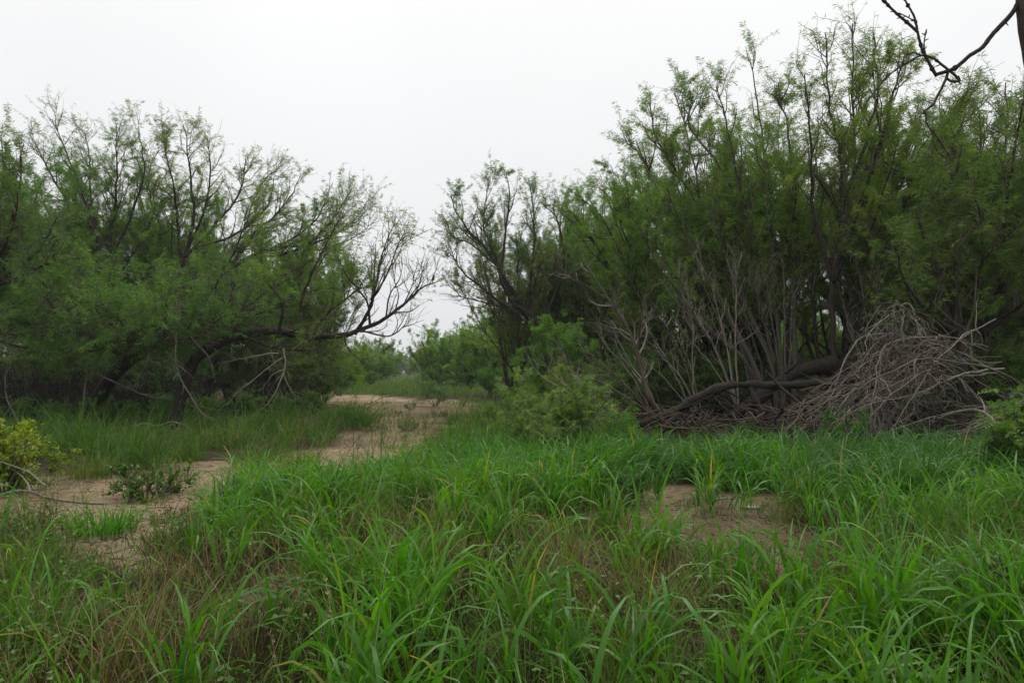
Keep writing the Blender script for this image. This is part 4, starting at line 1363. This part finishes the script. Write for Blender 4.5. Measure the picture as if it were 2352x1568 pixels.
def dry(x, y):
    """where old brown growth shows"""
    v = .55 * np.clip((vnoise(x, y, 1.0, 71) - .45) / .3, 0, 1)
    for (px, py, r) in [(420, 1400, .6), (1300, 1330, .9), (1480, 1300, .6), (900, 1280, .7)]:
        gx_, gy_ = ground_at(px, py)
        v = v + .45 * np.exp(-((x - gx_) ** 2 + (y - gy_) ** 2) / (2 * (r * .6) ** 2))
    return np.clip(v, 0, .45) * .8


def gaps(x, y, a, seed, sc_=.38, th=.46):
    return a + (1 - a) * (vnoise(x, y, sc_, seed) > th)


def broad_patch(n, y0, y1, K, rng, mb, x0=-.80, x1=.80, prob=None, ypow=1., wmul=1., per=9):
    cx_, cy_ = scatter(n, y0, y1, x0, x1, rng, prob, ypow)
    m = rng.poisson(per, len(cx_)) + 3
    idx = np.repeat(np.arange(len(cx_)), m)
    N = len(idx)
    spread = .055
    bx = cx_[idx] + rng.normal(0, spread, N)
    by = cy_[idx] + rng.normal(0, spread, N)
    H_ = gh(cx_, cy_)[idx] * rng.uniform(.75, 1.2, len(cx_))[idx]
    st = rng.uniform(0, 1, N)                                  # leaf leaves its culm here
    sa = rng.uniform(0, 6.28, N)
    lean = rng.uniform(0, .25, N)
    zb = st * H_ * .42
    P = np.stack([bx + np.cos(sa) * lean * zb, by + np.sin(sa) * lean * zb, gz(bx, by) + zb - .01], 1)
    az = sa + rng.normal(0, .5, N)
    L = np.minimum(H_ * rng.uniform(.6, 1.5, N) + .06, .75)
    th0 = lean * .6 + rng.uniform(.0, .38, N)
    bend = rng.gamma(3.0, .68, N)
    W_ = rng.uniform(.008, .028, N) * rng.uniform(.7, 1.3, N) * wmul
    tint = np.clip(rng.normal(.5, .17, N) + rng.uniform(-.2, .2, len(cx_))[idx] + .55 * (rng.uniform(0, 1, N) > .994), 0, 1)
    blades(mb, P, az, th0, bend, L, W_, K, tint, rng, power=1.9)


def thin_patch(n, y0, y1, K, rng, mb, x0=-.80, x1=.80, prob=None, ypow=1., w=(.003, .008), hm=1., per=12, spread=.06, hv=None):
    cx_, cy_ = scatter(n, y0, y1, x0, x1, rng, prob, ypow)
    m = rng.poisson(per, len(cx_)) + 3
    idx = np.repeat(np.arange(len(cx_)), m)
    N = len(idx)
    bx = cx_[idx] + rng.normal(0, spread, N)
    by = cy_[idx] + rng.normal(0, spread, N)
    H_ = gh(cx_, cy_)[idx] * (rng.uniform(.4, 1.3, len(cx_)) if hv is None else hv(cx_, cy_) * rng.uniform(.5, 1.2, len(cx_)))[idx] * hm
    P = np.stack([bx, by, gz(bx, by) - .01], 1)
    az = rng.uniform(0, 6.28, N)
    L = H_ * rng.uniform(.6, 1.4, N)
    blades(mb, P, az, rng.uniform(0, .5, N), rng.gamma(2, .5, N), L, rng.uniform(w[0], w[1], N), K,
           np.clip(rng.uniform(0, .75, N) + rng.uniform(-.15, .15, len(cx_))[idx] + dry(cx_, cy_)[idx], 0, 1), rng)


rng = np.random.default_rng(101)
g = MB()
broad_patch(1250, 2.3, 6.9, 6, rng, g, prob=lambda x, y: .04 + .96 * lush(x, y) * gaps(x, y, .12, 74), per=13, ypow=.75)
broad_patch(1700, 6.6, 10.2, 5, rng, g, x0=-.32, x1=.30, prob=lambda x, y: (.10 + .9 * lush(x, y)) * gaps(x, y, .2, 75, .5), per=10, wmul=.95)
o = g.build('tall_grass', M['grass_broad'])
tag(o, 'tall broad-bladed bright green grass filling the foreground', 'grass', kind='stuff')
g = MB()
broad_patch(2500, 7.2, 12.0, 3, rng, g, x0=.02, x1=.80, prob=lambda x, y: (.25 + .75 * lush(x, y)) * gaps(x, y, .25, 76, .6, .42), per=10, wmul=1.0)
o = g.build('shaded_grass', M['grass_deep_shade'])
tag(o, 'deep green arching grass, darkened in colour for tree shade, below the fallen trunk and dead heap', 'grass', kind='stuff')
g = MB()
thin_patch(2700, 2.3, 6.9, 3, rng, g, ypow=.75, prob=lambda x, y: (1 - .5 * lush(x, y)) * (.35 + .65 * (vnoise(x, y, .55, 72) > .42)))
thin_patch(1200, 6.8, 12, 3, rng, g, x0=-.42, x1=.8, w=(.004, .010), prob=lambda x, y: 1 - .6 * lush(x, y))
o = g.build('thin_grass', M['grass_thin'])
tag(o, 'thin olive and brownish grass growing between the broad blades', 'grass', kind='stuff')
g = MB()
thin_patch(2300, 2.3, 7.2, 2, rng, g, ypow=.75, hm=.45, per=12, spread=.10, w=(.004, .010))  # short dense growth added so the gaps between blades go dark
o = g.build('thatch', M['thatch'])
tag(o, 'old brown thatch added low in the foreground grass to darken its gaps', 'grass', kind='stuff')
g = MB()
thin_patch(2500, 9.5, 20, 3, rng, g, x0=-.82, x1=-.02, w=(.008, .02), hm=1.15, per=11, spread=.08, prob=lambda x, y: .05 + .95 * (vnoise(x, y, .7, 61) > .53), hv=lambda x, y: .35 + 1.5 * vnoise(x, y, .8, 81) ** 1.5)
thin_patch(2000, 18, 40, 2, rng, g, x0=-.80, x1=.03, w=(.012, .026), hm=1.3, per=10, spread=.14, prob=lambda x, y: .10 + .9 * (vnoise(x, y, 1.2, 62) > .48), hv=lambda x, y: .35 + 1.5 * vnoise(x, y, 1.1, 82) ** 1.5)
thin_patch(700, 12, 34, 3, rng, g, x0=-.06, x1=.06, w=(.009, .018), hm=.5, per=8, spread=.15, prob=lambda x, y: .9 * (vnoise(x, y, 1.6, 63) > .5))
_sand = sand
sand = lambda x, y: np.zeros(np.shape(x))                 # sparse growth on the bare ground itself
thin_patch(300, 5.4, 9, 3, rng, g, x0=.1, x1=.45, w=(.004, .010), hm=.3, per=6, spread=.06, prob=lambda x, y: _sand(x, y) * (vnoise(x, y, .5, 66) > .5))
thin_patch(330, 5, 10, 3, rng, g, x0=-.8, x1=-.3, w=(.004, .010), hm=.3, per=6, spread=.06, prob=lambda x, y: _sand(x, y) * (vnoise(x, y, .5, 67) > .55))
thin_patch(420, 8.5, 34, 3, rng, g, x0=-.6, x1=-.02, w=(.006, .013), hm=.45, per=7, spread=.10, ypow=1.3, prob=lambda x, y: _sand(x, y) * (vnoise(x, y, .9, 65) > .52))
thin_patch(260, 15, 34, 3, rng, g, x0=-.22, x1=-.04, w=(.010, .018), hm=.45, per=9, spread=.18, prob=lambda x, y: _sand(x, y))
sand = _sand
o = g.build('shade_grass', M['grass_mid'])
tag(o, 'mixed green and straw grass along the left woodland edge', 'grass', kind='stuff')
g = MB()
thin_patch(1700, 44, 90, 2, rng, g, x0=-.32, x1=.06, w=(.03, .07), hm=1.3, per=6, spread=.5, ypow=1.3)
thin_patch(800, 85, 260, 2, rng, g, x0=-.26, x1=-.02, w=(.08, .2), hm=1.3, per=9, spread=1.2, ypow=1.3)
o = g.build('meadow_grass', M['grass_mid'])
tag(o, 'bright green meadow grass beyond the bare track', 'grass', kind='stuff')

# dry stalks standing above the grass
g = MB()
cx_, cy_ = scatter(260, 2.6, 7.2, -.75, .75, rng)
N = len(cx_)
P = np.stack([cx_, cy_, gz(cx_, cy_)], 1)
a = rng.uniform(0, 6.28, N)
D0 = unit(np.stack([np.cos(a) * .35, np.sin(a) * .35, np.ones(N)], 1))
S_ = grow(P, D0, gh(cx_, cy_) * rng.uniform(.9, 1.6, N), 6, -.15, .06, rng)
tubes(g, S_, np.linspace(.0022, .001, 7)[None] * np.ones((N, 1)), 3, rng)
sel = rng.uniform(0, 1, N) > .55
Pt = S_[sel]
idx, p, T, t = along(Pt, np.full(len(Pt), 16), .72, 1.0, rng)
leaves_round(g, p, side_dirs(T, rng.uniform(.3, .8, len(p)), rng), rng.uniform(.012, .03, len(p)), rng.uniform(.003, .006, len(p)), rng.uniform(0, 1, len(p)), rng)
o = g.build('dry_grass_stalks', M['straw'])
tag(o, 'dry straw stalks and seed heads standing among the foreground grass', 'grass', kind='stuff')


# low broad-leaved weeds between the grass
g = MB()
cx_, cy_ = scatter(330, 2.6, 9, -.78, .78, rng, lambda x, y: .3 + .7 * (vnoise(x, y, .9, 73) > .5))
m = rng.integers(14, 60, len(cx_))
idx = np.repeat(np.arange(len(cx_)), m)
N = len(idx)
rr_ = rng.uniform(0, 1, N) ** .6 * rng.uniform(.08, .2, len(cx_))[idx]
aa = rng.uniform(0, 6.28, N)
bx, by = cx_[idx] + np.cos(aa) * rr_, cy_[idx] + np.sin(aa) * rr_
P = np.stack([bx, by, gz(bx, by) + rng.uniform(.03, .32, len(cx_))[idx] * rng.uniform(.3, 1, N)], 1)
D0 = unit(np.stack([np.cos(aa + rng.normal(0, .7, N)), np.sin(aa + rng.normal(0, .7, N)), rng.normal(.1, .35, N)], 1))
leaves_round(g, P, D0, rng.uniform(.02, .05, N), rng.uniform(.012, .032, N), rng.uniform(0, 1, N), rng)
S_ = grow(np.stack([cx_[idx][::3], cy_[idx][::3], gz(cx_[idx][::3], cy_[idx][::3])], 1), unit(P[::3] - np.stack([cx_[idx][::3], cy_[idx][::3], gz(cx_[idx][::3], cy_[idx][::3])], 1)),
          np.linalg.norm(P[::3] - np.stack([cx_[idx][::3], cy_[idx][::3], gz(cx_[idx][::3], cy_[idx][::3])], 1), axis=1), 2, 0, .05, rng)
tubes(g, S_, np.full((len(S_), 3), .0015), 3, rng)
o = g.build('low_weeds', M['shrub'])
tag(o, 'low small-leaved weeds scattered between the foreground grasses', 'weeds', kind='stuff')


# grass tufts standing alone on the sand
def tuft(label, seed, px, py, h, r, n, mat='grass_thin', w=(.004, .009), bend=.5, group=None):
    rng = np.random.default_rng(seed)
    bx, by = ground_at(px, py)
    base = np.array((bx, by, float(gz(bx, by))))
    mb = MB()
    a = rng.uniform(0, 6.28, n)
    q = rng.uniform(0, 1, n) ** .5 * r * .5
    P = np.stack([bx + np.cos(a) * q, by + np.sin(a) * q, np.full(n, base[2] - .01)], 1)
    blades(mb, P, a + rng.normal(0, .6, n), rng.uniform(.05, .7, n), rng.gamma(2, bend, n), h * rng.uniform(.6, 1.3, n), rng.uniform(w[0], w[1], n), 5,
           np.clip(rng.uniform(0, .95, n), 0, 1), rng)
    o = mb.build('grass_tuft', M[mat], None, base)
    return tag(o, label, 'grass tuft', group)


tuft('small grass tuft alone on the left sand beside a dark twig', 201, 375, 1212, .16, .16, 60)
tuft('grass tuft at front edge of the left sand patch', 202, 250, 1235, .32, .5, 260, 'grass_broad', (.006, .014))
tuft('olive grass tuft left of the low green shrub', 203, 215, 1105, .42, .5, 260)
tuft('big olive grass tuft covered by the bent twig beside the bare track', 204, 810, 968, .75, 1.7, 420, 'grass_mid', (.01, .02))
tuft('grass tuft standing on the far side of the left sand', 205, 575, 1080, .42, .5, 220, 'grass_mid')
tuft('grass tuft on the left sand before the shade grass', 206, 430, 1058, .40, .5, 200, 'grass_mid')
tuft('tall grass tuft on the left sand beside the dry weed stalks', 207, 690, 1075, .42, .6, 240, 'grass_mid')
tuft('thin grass tuft in the middle of the bare track', 208, 940, 985, .3, .45, 80, 'grass_mid', (.008, .014))
tuft('thin low grass tuft at the near end of the bare track', 209, 905, 1030, .25, .5, 90, 'grass_mid', (.006, .012))


# dry weed stalks in front of the track
def weed(label, seed, px, py, h, n=3, tip=None):
    rng = np.random.default_rng(seed)
    bx, by = ground_at(px, py)
    base = np.array((bx, by, float(gz(bx, by))))
    P0 = np.tile(base, (n, 1)) + rng.normal(0, .04, (n, 3)) * np.array([1, 1, 0])
    lean = 0 if tip is None else tip
    D0 = unit(np.stack([rng.normal(lean, .12, n), rng.normal(0, .1, n), np.ones(n)], 1))
    mb = MB()
    S_ = grow(P0, D0, h * rng.uniform(.7, 1.05, n), 7, .05, .04, rng)
    tubes(mb, S_, np.linspace(.004, .0015, 8)[None] * np.ones((n, 1)), 4, rng)
    idx, p, T, t = along(S_, np.full(n, 9), .25, 1, rng)
    G = grow(p, side_dirs(T, rng.uniform(.3, .7, len(p)), rng), h * rng.uniform(.08, .28, len(p)), 3, .2, .1, rng)
    tubes(mb, G, np.array([.0022, .0018, .0014, .001])[None] * np.ones((len(p), 1)), 3, rng)
    o = mb.build('weed_stalk', M['dead_dark'], None, base)
    return tag(o, label, 'weed', 'dry weed stalks at the edge of the near grass')


for i, (px, py, h, tp) in enumerate([(610, 1180, .55, .0), (680, 1165, .75, .02), (745, 1190, .95, -.02), (800, 1175, .85, .05), (860, 1190, .95, .12), (500, 1250, .55, .0), (545, 1230, .6, .05), (720, 1140, .8, 0)]):
    weed('thin dark dry weed stalk standing up in front of the track', 230 + i, px, py, h, 2, tp)

# ------------------------------------------------------------------ haze: thin damp air over the whole place
hz = MB()
x0, x1, y0, y1, z0, z1 = -900, 900, -60, 1200, -2.0, 14.0
hz.add([(x0, y0, z0), (x1, y0, z0), (x1, y1, z0), (x0, y1, z0), (x0, y0, z1), (x1, y0, z1), (x1, y1, z1), (x0, y1, z1)],
       quads=[(0, 3, 2, 1), (4, 5, 6, 7), (0, 1, 5, 4), (1, 2, 6, 5), (2, 3, 7, 6), (3, 0, 4, 7)])
hm_, N_, L_ = nodemat('haze_air')
ho = N_.new('ShaderNodeOutputMaterial')
hv = N_.new('ShaderNodeVolumePrincipled')
hv.inputs['Color'].default_value = (.93, .96, 1.0, 1)
hv.inputs['Density'].default_value = .0005
L_.new(hv.outputs[0], ho.inputs['Volume'])
o = hz.build('haze', hm_, smooth=False)
tag(o, 'thin pale haze in the air', 'haze', kind='stuff')
